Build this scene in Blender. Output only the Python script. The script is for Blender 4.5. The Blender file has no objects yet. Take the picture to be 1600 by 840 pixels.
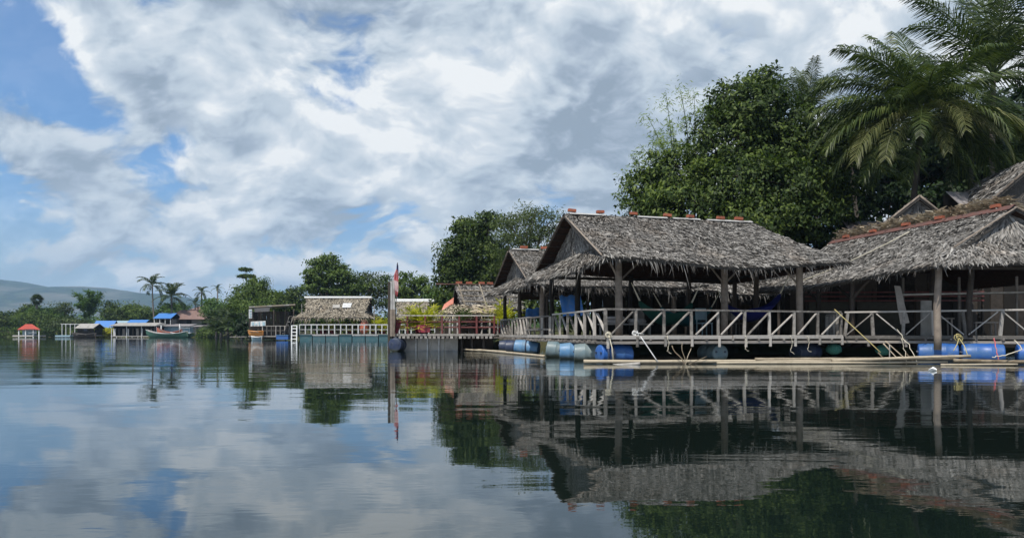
import bpy, math, random
import numpy as np
from mathutils import Vector, Matrix, Euler

R = math.radians
random.seed(7)
rng = np.random.default_rng(11)
scene = bpy.context.scene
col = scene.collection

# ------------------------------------------------------------------ camera, world, sun, exposure
F, HY, CH = 1100.0, 521.0, 0.82          # focal length in px of the 1600 px wide photograph, horizon row, eye height
cam_d = bpy.data.cameras.new('camera')
cam = bpy.data.objects.new('camera', cam_d)
col.objects.link(cam)
cam.location = (0, 0, CH)
cam.rotation_euler = (R(90), 0, 0)
cam_d.sensor_width = 36
cam_d.lens = 36 * F / 1600
cam_d.shift_y = (HY - 420) / 1600
cam_d.clip_start = 0.1
cam_d.clip_end = 20000
scene.camera = cam

SUN_EL, SUN_AZ = 59.0, -148.0             # azimuth clockwise from +Y
SUN_STR, SKY_STR = 4.8, 0.10
sdir = Vector((math.cos(R(SUN_EL)) * math.sin(R(SUN_AZ)), math.cos(R(SUN_EL)) * math.cos(R(SUN_AZ)), math.sin(R(SUN_EL))))
sun_d = bpy.data.lights.new('sun', 'SUN')
sun_d.energy = SUN_STR
sun_d.angle = R(0.5)
sun_d.color = (1.0, 0.95, 0.87)
sun = bpy.data.objects.new('sun', sun_d)
col.objects.link(sun)
sun.rotation_euler = sdir.to_track_quat('Z', 'Y').to_euler()
sun.location = (0, 0, 60)

scene.view_settings.view_transform = 'Standard'
scene.view_settings.look = 'None'
scene.view_settings.exposure = 0.28
scene.view_settings.gamma = 1.0
scene.cycles.use_denoising = True
scene.cycles.max_bounces = 6
scene.cycles.diffuse_bounces = 2
scene.cycles.glossy_bounces = 3
scene.cycles.transmission_bounces = 3
scene.cycles.volume_bounces = 0
scene.cycles.transparent_max_bounces = 4
scene.cycles.sample_clamp_indirect = 4.0


class G:
    """short node graph helper"""
    def __init__(self, tree):
        self.t = tree
        tree.nodes.clear()

    def n(self, kind, **kw):
        nd = self.t.nodes.new('ShaderNode' + kind)
        for k, v in kw.items():
            setattr(nd, k, v)
        return nd

    def put(self, sock, v):
        if isinstance(v, bpy.types.NodeSocket):
            self.t.links.new(v, sock)
        elif v is not None:
            sock.default_value = v

    def math(self, op, a, b=None, c=None, clamp=False):
        nd = self.n('Math', operation=op, use_clamp=clamp)
        for i, v in enumerate((a, b, c)):
            self.put(nd.inputs[i], v)
        return nd.outputs[0]

    def vec(self, op, a, b=None):
        nd = self.n('VectorMath', operation=op)
        self.put(nd.inputs[0], a)
        self.put(nd.inputs[1], b)
        return nd.outputs['Value' if op in ('DOT_PRODUCT', 'LENGTH', 'DISTANCE') else 'Vector']

    def mapr(self, v, a, b, c=0.0, d=1.0, smooth=False):
        nd = self.n('MapRange', interpolation_type='SMOOTHSTEP' if smooth else 'LINEAR')
        for i, x in enumerate((v, a, b, c, d)):
            self.put(nd.inputs[i], x)
        return nd.outputs[0]

    def noise(self, vec, scale, detail=4, rough=0.5, dist=0.0, col=False, flat=False):
        nd = self.n('TexNoise', noise_dimensions='2D' if flat else '3D')
        self.put(nd.inputs['Vector'], vec)
        nd.inputs['Scale'].default_value = scale
        nd.inputs['Detail'].default_value = detail
        nd.inputs['Roughness'].default_value = rough
        nd.inputs['Distortion'].default_value = dist
        return nd.outputs['Color' if col else 'Fac']

    def mapping(self, vec, loc=(0, 0, 0), rot=(0, 0, 0), scl=(1, 1, 1)):
        nd = self.n('Mapping')
        self.put(nd.inputs[0], vec)
        nd.inputs['Location'].default_value = loc
        nd.inputs['Rotation'].default_value = rot
        nd.inputs['Scale'].default_value = scl
        return nd.outputs[0]

    def mix(self, f, a, b, blend='MIX'):
        nd = self.n('Mix', data_type='RGBA', blend_type=blend)
        self.put(nd.inputs[0], f)
        for s, v in ((nd.inputs[6], a), (nd.inputs[7], b)):
            if not isinstance(v, bpy.types.NodeSocket) and len(v) == 3:
                v = (*v, 1)
            self.put(s, v)
        return nd.outputs[2]

    def ramp(self, f, stops):
        nd = self.n('ValToRGB')
        e = nd.color_ramp.elements
        while len(e) < len(stops):
            e.new(0.5)
        for el, (p, c) in zip(e, stops):
            el.position = p
            el.color = (*c, 1)
        self.put(nd.inputs[0], f)
        return nd.outputs[0]


def pdir(px, py):
    return Vector(((px - 800) / F, 1, (HY - py) / F)).normalized()


world = bpy.data.worlds.new('World')
scene.world = world
world.use_nodes = True
g = G(world.node_tree)
sky = g.n('TexSky', sky_type='NISHITA')
sky.sun_disc = False
sky.sun_elevation = R(SUN_EL)
sky.sun_rotation = R(SUN_AZ)
sky.air_density = 1.0
sky.dust_density = 1.2
sky.ozone_density = 1.5
tc = g.n('TexCoord')
D = tc.outputs['Generated']
sep = g.n('SeparateXYZ')
g.put(sep.inputs[0], D)
zpos = g.math('MAXIMUM', sep.outputs[2], 0.0)
den = g.math('ADD', zpos, 0.60)
comb = g.n('CombineXYZ')
g.put(comb.inputs[0], g.math('DIVIDE', sep.outputs[0], den))
g.put(comb.inputs[1], g.math('DIVIDE', sep.outputs[1], den))
UV = comb.outputs[0]
bias = None
# openings (negative) and banks (positive) of the cloud deck, as directions with an angular radius in degrees
for px, py, rad, w in ((10, 45, 3.6, -.17), (70, 110, 3.0, -.18), (135, 160, 2.6, -.17), (215, 225, 2.8, -.13), (280, 262, 2.4, -.13), (175, 205, 2.4, -.12), (300, 190, 2.0, -.11), (640, 60, 2.0, -.05), (700, 190, 1.6, -.05), (840, 40, 2.2, -.05), (60, 330, 2.2, -.05), (1000, 100, 2.6, -.07),
                       (445, 62, 3.4, -.06), (515, 100, 3.6, -.14), (560, 130, 2.4, -.08), (610, 225, 1.8, -.08), (935, 20, 2.8, -.03), (1130, 45, 3.0, -.10), (1160, 8, 3, -.09), (1570, 15, 5, -.12),
                       (235, 8, 2.8, -.13), (8, 235, 2.6, -.10), (600, 300, 2.4, -.06), (540, 300, 2.0, -.05), (1010, 60, 2.4, -.04),
                       (75, 200, 3.4, .16), (25, 180, 2.6, .10), (170, 80, 3.4, .16), (110, 25, 2.8, .14), (230, 140, 3.4, .12), (300, 110, 6, .10), (430, 190, 7, .12), (650, 280, 10, .10), (780, 110, 8, .11), (1020, 30, 8, .13), (960, 150, 6, .14), (1250, 120, 14, .11), (600, 40, 5, .10), (110, 290, 4, .10), (330, 340, 8, .08), (1400, 60, 9, .08), (360, 10, 3, .10), (900, 330, 12, .10), (250, 330, 6, .06)):
    dt = g.vec('DOT_PRODUCT', D, tuple(pdir(px, py)))
    b = g.mapr(dt, math.cos(R(rad * 1.5)), 1.0, 0.0, w, True)
    bias = b if bias is None else g.math('ADD', bias, b)


def cloud_density(uv, detail):
    q = g.mapping(uv, loc=(0.35, 0.1, 0), rot=(0, 0, R(-38)), scl=(1.45, 2.0, 1))
    wv = g.vec('SUBTRACT', g.noise(q, 2.6, 3, 0.5, 0.0, True, True), (0.5, 0.5, 0.5))
    q2 = g.vec('ADD', q, g.vec('MULTIPLY', wv, (0.26, 0.26, 0.0)))
    n = g.noise(q2, 2.3, detail, 0.60, flat=True)
    m = g.noise(g.vec('ADD', q2, (5.3, 1.1, 0.0)), 6.5, detail, 0.62, flat=True)
    # rounded billows
    v = g.n('TexVoronoi', feature='SMOOTH_F1', voronoi_dimensions='2D')
    g.put(v.inputs['Vector'], g.vec('ADD', g.vec('MULTIPLY', uv, (1.8, 2.2, 1.0)), g.vec('MULTIPLY', wv, (0.3, 0.3, 0.0))))
    v.inputs['Scale'].default_value = 8.0
    v.inputs['Smoothness'].default_value = 0.5
    v.inputs['Detail'].default_value = 2.0
    pf = g.math('SUBTRACT', 0.5, v.outputs['Distance'])
    d = g.math('ADD', g.math('MULTIPLY', n, 0.85), g.math('MULTIPLY', m, 0.26))
    return g.math('ADD', d, g.math('MULTIPLY', pf, 0.15))


d0 = cloud_density(UV, 9)
d1 = cloud_density(g.vec('MULTIPLY', UV, (0.965, 0.965, 1.0)), 6)
dens = g.math('ADD', d0, bias)
cover = g.mapr(dens, 0.42, 0.62, 0.0, 1.0, True)
lowmist = g.mapr(sep.outputs[2], 0.0, 0.26, 0.80, 0.0, True)
cover = g.math('MAXIMUM', g.math('MAXIMUM', cover, lowmist), 0.10)
rim = g.math('MULTIPLY', g.math('SUBTRACT', d0, d1), 2.9)
rim = g.math('MINIMUM', g.math('MAXIMUM', rim, -0.30), 0.34)
thick = g.mapr(dens, 0.66, 0.98, 0.0, 0.42, True)
lum = g.math('SUBTRACT', g.math('ADD', 0.77, rim), thick)
bigl = g.noise(g.mapping(UV, loc=(1.9, 4.4, 0), rot=(0, 0, R(-42)), scl=(1.3, 2.4, 1)), 1.9, 5, 0.5, flat=True)
lum = g.math('SUBTRACT', lum, g.mapr(bigl, 0.36, 0.64, -0.16, 0.36, True))
lum = g.math('SUBTRACT', lum, g.math('MULTIPLY', lowmist, 0.20))
lum = g.math('MINIMUM', g.math('MAXIMUM', lum, 0.10), 1.0)
cloud = g.ramp(lum, [(0.0, (2.2, 2.8, 3.5)), (0.3, (3.3, 3.95, 4.8)), (0.55, (4.6, 5.3, 6.0)), (0.8, (5.9, 6.4, 6.9)), (1.0, (7.6, 7.8, 7.9))])
cloud = g.mix(g.math('MULTIPLY', lowmist, 0.60), cloud, (4.3, 5.15, 6.1))
skyc = g.mix(1.0, sky.outputs[0], (0.62, 0.95, 1.25), 'MULTIPLY')
bg = g.n('Background')
bg.inputs['Strength'].default_value = SKY_STR
g.put(bg.inputs['Color'], g.mix(cover, skyc, cloud))
wo = g.n('OutputWorld')
g.put(wo.inputs[0], bg.outputs[0])


# ------------------------------------------------------------------ materials
def mat(name, build):
    m = bpy.data.materials.new(name)
    m.use_nodes = True
    gg = G(m.node_tree)
    out = gg.n('OutputMaterial')
    gg.put(out.inputs[0], build(gg))
    return m


def principled(gg, color, rough=0.6, bump=None, spec=0.3, strength=0.3, dist=0.02):
    p = gg.n('BsdfPrincipled')
    gg.put(p.inputs['Base Color'], (*color, 1) if isinstance(color, tuple) and len(color) == 3 else color)
    gg.put(p.inputs['Roughness'], rough)
    p.inputs['Specular IOR Level'].default_value = spec
    if bump is not None:
        b = gg.n('Bump')
        b.inputs['Strength'].default_value = strength
        b.inputs['Distance'].default_value = dist
        gg.put(b.inputs['Height'], bump)
        gg.put(p.inputs['Normal'], b.outputs[0])
    return p.outputs[0]


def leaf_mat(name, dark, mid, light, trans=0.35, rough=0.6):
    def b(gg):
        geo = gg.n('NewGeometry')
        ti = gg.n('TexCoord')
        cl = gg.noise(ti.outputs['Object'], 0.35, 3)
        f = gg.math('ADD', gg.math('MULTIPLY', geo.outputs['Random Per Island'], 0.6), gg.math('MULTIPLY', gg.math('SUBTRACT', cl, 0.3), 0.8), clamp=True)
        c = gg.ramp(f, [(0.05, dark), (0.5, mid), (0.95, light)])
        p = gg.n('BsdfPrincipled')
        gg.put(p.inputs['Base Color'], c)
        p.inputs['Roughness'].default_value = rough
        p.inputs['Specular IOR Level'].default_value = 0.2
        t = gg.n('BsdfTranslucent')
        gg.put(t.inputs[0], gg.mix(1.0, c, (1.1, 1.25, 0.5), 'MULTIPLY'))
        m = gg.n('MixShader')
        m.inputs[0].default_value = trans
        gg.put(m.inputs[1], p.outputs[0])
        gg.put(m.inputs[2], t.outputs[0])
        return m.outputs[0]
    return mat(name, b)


def island_mat(name, stops, rough=0.8, nscale=3.0, namt=0.4):
    """colour varies from piece to piece (each leaf of thatch) and in weathered patches"""
    def b(gg):
        geo = gg.n('NewGeometry')
        ti = gg.n('TexCoord')
        cl = gg.noise(ti.outputs['Object'], nscale, 4)
        f = gg.math('ADD', gg.math('MULTIPLY', geo.outputs['Random Per Island'], 1 - namt), gg.math('MULTIPLY', cl, namt), clamp=True)
        c = gg.ramp(f, stops)
        patch = gg.mapr(gg.noise(ti.outputs['Object'], 0.55, 5, 0.65), 0.50, 0.72, 0.0, 0.45, True)
        c = gg.mix(patch, c, gg.mix(1.0, c, (0.80, 0.62, 0.46), 'MULTIPLY'))
        return principled(gg, c, rough, spec=0.15)
    return mat(name, b)


def wood_mat(name, a, b_, rough=0.8, scale=6.0):
    def b(gg):
        ti = gg.n('TexCoord')
        oi = gg.n('ObjectInfo')
        v = gg.vec('ADD', ti.outputs['Object'], gg.vec('MULTIPLY', (17.0, 11.0, 7.0), oi.outputs['Random']))
        n = gg.noise(v, scale, 6, 0.65)
        gr = gg.noise(gg.mapping(v, scl=(1, 1, 5)), scale * 3, 4, 0.6)
        f = gg.math('ADD', gg.math('MULTIPLY', n, 0.7), gg.math('MULTIPLY', gr, 0.3))
        f = gg.math('ADD', f, gg.math('MULTIPLY', gg.math('SUBTRACT', oi.outputs['Random'], 0.5), 0.5))
        return principled(gg, gg.mix(gg.mapr(f, 0.3, 0.7), a, b_), rough, gr, 0.2, 0.5, 0.01)
    return mat(name, b)


def paint_mat(name, c, rough=0.5, wear=(0.2, 0.19, 0.17), amt=0.25, spec=0.4, scale=5.0):
    def b(gg):
        ti = gg.n('TexCoord')
        oi = gg.n('ObjectInfo')
        v = gg.vec('ADD', ti.outputs['Object'], gg.vec('MULTIPLY', (9.0, 5.0, 3.0), oi.outputs['Random']))
        n = gg.noise(v, scale, 7, 0.65)
        f = gg.mapr(n, 0.45, 0.75, 0.0, amt * 2)
        return principled(gg, gg.mix(f, c, wear), rough, n, spec, 0.15, 0.01)
    return mat(name, b)


M = {}
M['thatch'] = island_mat('grey thatch', [(0.0, (.03, .027, .024)), (0.3, (.10, .093, .085)), (0.65, (.225, .212, .195)), (1.0, (.44, .42, .39))], 0.85, 1.2, 0.45)
M['straw'] = island_mat('pale straw thatch', [(0.0, (.10, .08, .058)), (0.35, (.30, .25, .18)), (0.7, (.50, .43, .32)), (1.0, (.66, .58, .45))], 0.8, 1.5, 0.4)
M['tan_thatch'] = island_mat('tan thatch', [(0.0, (.06, .05, .035)), (0.4, (.19, .165, .125)), (0.75, (.32, .28, .22)), (1.0, (.45, .4, .32))], 0.8, 1.5, 0.4)
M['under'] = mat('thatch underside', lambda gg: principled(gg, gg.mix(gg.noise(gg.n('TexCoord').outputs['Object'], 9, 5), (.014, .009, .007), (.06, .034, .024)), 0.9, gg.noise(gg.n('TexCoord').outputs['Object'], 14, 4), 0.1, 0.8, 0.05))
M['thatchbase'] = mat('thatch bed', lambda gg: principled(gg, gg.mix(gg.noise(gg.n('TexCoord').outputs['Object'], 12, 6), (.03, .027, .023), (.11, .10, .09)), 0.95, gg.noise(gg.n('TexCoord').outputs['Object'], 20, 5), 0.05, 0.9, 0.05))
M['wood'] = wood_mat('weathered grey wood', (.095, .087, .078), (.35, .325, .295))
M['darkwood'] = wood_mat('dark wood deepened for shade', (.012, .010, .008), (.055, .045, .037))  # dark wood, its colour deepened to stand in for shade under roofs
M['post'] = wood_mat('brown grey post wood', (.07, .055, .043), (.22, .18, .145))
M['bamboo'] = wood_mat('dry bamboo', (.13, .10, .065), (.35, .295, .215), 0.6, 4.0)
M['redwood'] = paint_mat('dark red painted wood', (.10, .018, .016), 0.6, (.15, .09, .08), 0.3)
M['redmetal'] = paint_mat('rust red sheet metal', (.10, .042, .032), 0.7, (.065, .042, .035), 0.6)
M['redsign'] = paint_mat('red painted panel', (.20, .018, .03), 0.5, (.12, .03, .03), 0.2)
M['brick'] = paint_mat('orange red brick', (.27, .085, .05), 0.9, (.14, .08, .06), 0.55, 0.1, 12)
M['white'] = paint_mat('white paint', (.72, .72, .70), 0.6, (.4, .39, .36), 0.2)
M['offwhite'] = paint_mat('dull white sheet', (.47, .475, .47), 0.65, (.22, .2, .18), 0.5)
def drum_mat(name, c, wear, amt):
    def b(gg):
        ti = gg.n('TexCoord')
        oi = gg.n('ObjectInfo')
        v = gg.vec('ADD', ti.outputs['Object'], gg.vec('MULTIPLY', (9.0, 5.0, 3.0), oi.outputs['Random']))
        n = gg.noise(v, 5.0, 7, 0.65)
        fade = gg.noise(v, 1.6, 3, 0.5)
        sx = gg.n('SeparateXYZ')
        gg.put(sx.inputs[0], gg.n('NewGeometry').outputs['Position'])
        base = gg.mix(gg.mapr(n, 0.45, 0.75, 0.0, amt * 2), c, wear)
        base = gg.mix(gg.mapr(fade, 0.4, 0.7, 0.0, 0.5), base, wear)
        scuff = gg.noise(gg.mapping(v, scl=(1, 9, 9)), 6.0, 4, 0.7)
        base = gg.mix(gg.mapr(scuff, 0.60, 0.72, 0.0, 0.7), base, (.20, .21, .20))
        line = gg.math('ADD', sx.outputs[2], gg.math('MULTIPLY', gg.math('SUBTRACT', n, 0.5), 0.22))
        base = gg.mix(gg.mapr(line, 0.05, 0.14, 0.85, 0.0), base, (.045, .05, .028))
        return principled(gg, base, gg.mapr(n, 0.3, 0.7, 0.35, 0.6), n, 0.4, 0.2, 0.01)
    return mat(name, b)


M['bluedrum'] = drum_mat('blue plastic', (.010, .075, .30), (.05, .11, .19), .35)
M['bluedrum2'] = drum_mat('faded blue plastic', (.04, .155, .33), (.15, .22, .27), .4)
M['greydrum'] = drum_mat('weathered grey blue plastic', (.085, .14, .165), (.18, .2, .19), .4)
M['navydrum'] = drum_mat('dark navy plastic', (.012, .022, .06), (.05, .06, .075), .3)
M['tarp'] = paint_mat('blue tarpaulin', (.035, .15, .42), 0.55, (.12, .2, .3), 0.45, 0.3)
M['darktin'] = paint_mat('dull brown roof sheet', (.085, .07, .068), 0.5, (.13, .11, .1), 0.3)
M['greytin'] = paint_mat('grey roof sheet', (.22, .205, .205), 0.5, (.14, .11, .1), 0.3)
M['browntin'] = paint_mat('brown roof tile', (.16, .10, .085), 0.7, (.22, .16, .14), 0.35, 0.2, 2)
M['redroof'] = paint_mat('bright red roof', (.33, .045, .025), 0.6, (.2, .05, .035), 0.5, 0.3, 2)
M['concrete'] = paint_mat('stained grey sheet', (.30, .285, .26), 0.85, (.12, .11, .1), 0.45, 0.15, 1.5)
M['boardgrey'] = paint_mat('grey board', (.36, .35, .335), 0.85, (.11, .10, .09), 0.4, 0.15, 3)
M['teal'] = paint_mat('teal pontoon paint', (.035, .09, .105), 0.6, (.09, .12, .12), 0.4, 0.3, 2)
M['paleblue'] = paint_mat('pale blue paint', (.22, .32, .37), 0.55, (.2, .25, .26), 0.45)
M['orange'] = paint_mat('orange plastic', (.48, .20, .045), 0.5, (.32, .2, .1), 0.35)
M['green'] = paint_mat('green boat paint', (.025, .10, .07), 0.55, (.09, .11, .08), 0.5)
M['redboat'] = paint_mat('salmon red boat paint', (.42, .11, .06), 0.5, (.3, .14, .1), 0.3)
M['greencloth'] = paint_mat('dark green cloth', (.010, .052, .038), 0.85, (.02, .05, .045), 0.3, 0.1)
M['tealcloth'] = paint_mat('teal cloth', (.02, .10, .12), 0.85, (.02, .06, .07), 0.3, 0.1)
M['bluecloth'] = paint_mat('navy blue cloth', (.014, .018, .105), 0.85, (.02, .02, .08), 0.3, 0.1)
M['flagred'] = paint_mat('red flag cloth', (.40, .09, .095), 0.8, (.38, .26, .26), 0.45, 0.1)
M['flagblue'] = paint_mat('blue flag cloth', (.05, .06, .16), 0.8, (.1, .1, .2), 0.2, 0.1)
M['flagpale'] = paint_mat('pale flag cloth', (.5, .38, .38), 0.8, (.5, .2, .2), 0.2, 0.1)
M['rope'] = paint_mat('pale rope', (.50, .46, .36), 0.9, (.3, .26, .2), 0.3, 0.1)
M['yrope'] = paint_mat('yellow rope', (.40, .34, .15), 0.9, (.28, .23, .11), 0.4, 0.1)
M['wallwood'] = wood_mat('grey plank wall', (.10, .088, .078), (.25, .225, .2), 0.85, 2)
M['panel'] = paint_mat('olive grey board', (.07, .066, .053), 0.8, (.04, .037, .03), 0.4, 0.1, 3)
M['cushion'] = paint_mat('grey beige cloth', (.27, .25, .235), 0.9, (.16, .15, .14), 0.3, 0.1)
M['bark'] = wood_mat('bark', (.035, .028, .021), (.13, .105, .08), 0.9, 3)
M['palebark'] = wood_mat('pale bark', (.13, .12, .10), (.30, .28, .25), 0.9, 3)
M['palmbark'] = wood_mat('palm bark', (.05, .043, .036), (.15, .13, .11), 0.9, 4)
M['leaf_dark'] = leaf_mat('dark broad leaves', (.009, .017, .005), (.036, .062, .013), (.155, .20, .042), 0.32)
M['leaf_mid'] = leaf_mat('mid green leaves', (.024, .042, .009), (.07, .112, .022), (.155, .205, .045), 0.32)
M['leaf_olive'] = leaf_mat('olive leaves', (.025, .04, .012), (.06, .085, .027), (.12, .15, .05), 0.3)
M['leaf_light'] = leaf_mat('light green leaves', (.03, .06, .012), (.065, .12, .025), (.13, .2, .05), 0.35)
M['leaf_bamboo'] = leaf_mat('bamboo leaves', (.10, .14, .06), (.20, .25, .12), (.33, .38, .22), 0.45)
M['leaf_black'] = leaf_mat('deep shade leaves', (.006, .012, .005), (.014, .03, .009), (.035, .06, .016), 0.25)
M['leaf_yellow'] = leaf_mat('yellow green leaves', (.13, .15, .014), (.36, .35, .03), (.6, .55, .06), 0.4)
M['leaf_purple'] = leaf_mat('dark purple leaves', (.02, .012, .014), (.05, .025, .03), (.1, .05, .06), 0.25)
M['frond'] = leaf_mat('palm leaflets', (.010, .019, .005), (.038, .058, .014), (.15, .175, .055), 0.25, 0.4)
M['frond_old'] = leaf_mat('yellowing palm leaflets', (.04, .05, .016), (.09, .10, .036), (.19, .185, .08), 0.3, 0.45)


def water_shader(gg):
    geo = gg.n('NewGeometry')
    P = geo.outputs['Position']
    sp = gg.n('SeparateXYZ')
    gg.put(sp.inputs[0], P)
    # wind patches: ruffled out in the open river on the west side, slick close to the rafts
    patch = gg.noise(gg.mapping(P, scl=(0.02, 0.06, 1)), 1.0, 3, 0.5)
    open_ = gg.mapr(sp.outputs[1], 9.0, 30.0, 0.40, 1.0, True)
    amp = gg.math('MULTIPLY', gg.mapr(patch, 0.35, 0.65, 0.35, 1.0, True), open_)
    swell = gg.noise(gg.mapping(P, rot=(0, 0, R(12)), scl=(0.35, 1.1, 1)), 0.55, 2, 0.4, 0.4)
    rip = gg.noise(gg.mapping(P, rot=(0, 0, R(-8)), scl=(0.5, 1.3, 1)), 2.0, 3, 0.5, 0.6)
    small = gg.noise(gg.mapping(P, rot=(0, 0, R(5)), scl=(0.8, 1.5, 1)), 9.0, 2, 0.5, 0.3)
    h = gg.math('ADD', gg.math('MULTIPLY', swell, 0.013), gg.math('MULTIPLY', gg.math('MULTIPLY', rip, amp), 0.0085))
    h = gg.math('ADD', h, gg.math('MULTIPLY', gg.math('MULTIPLY', small, amp), 0.0016))
    b = gg.n('Bump')
    b.inputs['Strength'].default_value = 1.0
    b.inputs['Distance'].default_value = 1.0
    gg.put(b.inputs['Height'], h)
    fr = gg.n('Fresnel')
    fr.inputs['IOR'].default_value = 1.333
    gg.put(fr.inputs['Normal'], b.outputs[0])
    f = gg.math('POWER', fr.outputs[0], 0.70, clamp=True)
    gl = gg.n('BsdfGlossy')
    gl.inputs['Roughness'].default_value = 0.02
    gl.inputs['Color'].default_value = (0.90, 0.93, 0.95, 1)
    gg.put(gl.inputs['Normal'], b.outputs[0])
    df = gg.n('BsdfDiffuse')
    df.inputs['Color'].default_value = (0.005, 0.010, 0.008, 1)
    m = gg.n('MixShader')
    gg.put(m.inputs[0], f)
    gg.put(m.inputs[1], df.outputs[0])
    gg.put(m.inputs[2], gl.outputs[0])
    return m.outputs[0]


M['water'] = mat('river water', water_shader)


# ------------------------------------------------------------------ mesh helpers
def link(o, parent=None, kind=None):
    col.objects.link(o)
    if parent is not None:
        o.parent = parent
    if kind:
        o['kind'] = kind
    return o


def tag(o, label, cat, group=None):
    o['label'] = label
    o['category'] = cat
    if group:
        o['group'] = group
    return o


def thing(name, label, cat, loc=(0, 0, 0), group=None, rotz=0.0):
    o = bpy.data.objects.new(name, None)
    o.empty_display_size = 0.2
    o.location = loc
    o.rotation_euler = (0, 0, rotz)
    link(o)
    return tag(o, label, cat, group)


def root_loc(o):
    while o.parent is not None:
        o = o.parent
    return o.location.copy()


def at(px, Y, z=0.0):
    return Vector(((px - 800) / F * Y, Y, z))


def zz(py, Y):
    return CH + (HY - py) / F * Y


class MB:
    def __init__(self):
        self.v, self.f, self.m = [], [], []

    def add(self, vs, fs, mi=0):
        o = len(self.v)
        self.v.extend(tuple(p) for p in vs)
        self.f.extend(tuple(i + o for i in q) for q in fs)
        self.m.extend([mi] * len(fs))
        return self

    def beam(self, a, b, w, h=None, up=(0, 0, 1), bev=0.12):
        """squared timber from a to b, with chamfered long edges"""
        a, b = Vector(a), Vector(b)
        h = h or w
        d = (b - a).normalized()
        u = Vector(up)
        if abs(d.dot(u)) > 0.95:
            u = Vector((0, 1, 0)) if abs(d.y) < 0.9 else Vector((1, 0, 0))
        s = d.cross(u).normalized()
        u = s.cross(d).normalized()
        c = min(w, h) * bev
        prof = [(-w / 2, -h / 2 + c), (-w / 2 + c, -h / 2), (w / 2 - c, -h / 2), (w / 2, -h / 2 + c), (w / 2, h / 2 - c), (w / 2 - c, h / 2), (-w / 2 + c, h / 2), (-w / 2, h / 2 - c)]
        vs = [a + s * x + u * y for x, y in prof] + [b + s * x + u * y for x, y in prof]
        fs = [(i, (i + 1) % 8, 8 + (i + 1) % 8, 8 + i) for i in range(8)] + [tuple(range(7, -1, -1)), tuple(range(8, 16))]
        return self.add(vs, fs)

    def tube(self, pts, rad, n=8, caps=True):
        pts = [Vector(p) for p in pts]
        if not isinstance(rad, (list, tuple)):
            rad = [rad] * len(pts)
        ref = None
        vs, fs = [], []
        for i, p in enumerate(pts):
            d = (pts[min(i + 1, len(pts) - 1)] - pts[max(i - 1, 0)]).normalized()
            if ref is None:
                ref = Vector((0, 0, 1)) if abs(d.z) < 0.9 else Vector((1, 0, 0))
            s = d.cross(ref).normalized()
            ref = s.cross(d).normalized()
            for k in range(n):
                a = 2 * math.pi * k / n
                vs.append(p + (s * math.cos(a) + ref * math.sin(a)) * rad[i])
        for i in range(len(pts) - 1):
            for k in range(n):
                fs.append((i * n + k, i * n + (k + 1) % n, (i + 1) * n + (k + 1) % n, (i + 1) * n + k))
        if caps:
            fs.append(tuple(range(n - 1, -1, -1)))
            fs.append(tuple((len(pts) - 1) * n + k for k in range(n)))
        return self.add(vs, fs)

    def box(self, c, size, rz=0.0, bev=0.0):
        x, y, z = (s / 2 for s in size)
        m = Matrix.Rotation(rz, 3, 'Z')
        c = Vector(c)
        vs = [c + m @ Vector((sx * x, sy * y, sz * z)) for sz in (-1, 1) for sy in (-1, 1) for sx in (-1, 1)]
        return self.add(vs, [(0, 2, 3, 1), (4, 5, 7, 6), (0, 1, 5, 4), (2, 6, 7, 3), (0, 4, 6, 2), (1, 3, 7, 5)])

    def slab(self, a, b, c, d, th, ns=1, nt=1, sag=None, mi_under=0):
        """sheet a-b (top edge) d-c (bottom edge) with thickness th downwards"""
        a, b, c, d = (Vector(p) for p in (a, b, c, d))
        nrm = (b - a).cross(d - a).normalized()
        if nrm.z < 0:
            nrm = -nrm
        vs = []
        for lay in (0, 1):
            for j in range(nt + 1):
                for i in range(ns + 1):
                    s, t = i / ns, j / nt
                    p = bil(a, b, c, d, s, t)
                    if sag:
                        p = p + Vector((0, 0, sag(s, t)))
                    vs.append(p - nrm * th * lay)
        k = (ns + 1) * (nt + 1)
        top, bot, side = [], [], []
        for j in range(nt):
            for i in range(ns):
                q = j * (ns + 1) + i
                top.append((q, q + 1, q + ns + 2, q + ns + 1))
                bot.append((k + q, k + q + ns + 1, k + q + ns + 2, k + q + 1))
        rim = [i for i in range(ns + 1)] + [j * (ns + 1) + ns for j in range(1, nt + 1)] + [nt * (ns + 1) + i for i in range(ns - 1, -1, -1)] + [j * (ns + 1) for j in range(nt - 1, 0, -1)]
        for i in range(len(rim)):
            p, q = rim[i], rim[(i + 1) % len(rim)]
            side.append((p, p + k, q + k, q))
        o = len(self.v)
        self.add(vs, top + side)
        self.f.extend(tuple(i + o for i in q) for q in bot)
        self.m.extend([mi_under] * len(bot))
        return self

    def build(self, name, mats, parent=None, smooth=False, kind=None):
        me = bpy.data.meshes.new(name)
        off = root_loc(parent) if parent is not None else Vector((0, 0, 0))
        vs = [(x - off.x, y - off.y, z - off.z) for x, y, z in self.v]
        me.from_pydata(vs, [], self.f)
        if not isinstance(mats, (list, tuple)):
            mats = [mats]
        for m in mats:
            me.materials.append(m)
        if len(mats) > 1:
            me.polygons.foreach_set('material_index', self.m)
        if smooth:
            me.polygons.foreach_set('use_smooth', [True] * len(me.polygons))
        me.update()
        return link(bpy.data.objects.new(name, me), parent, kind)


def bil(a, b, c, d, s, t):
    return (a * (1 - s) + b * s) * (1 - t) + (d * (1 - s) + c * s) * t


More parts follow.
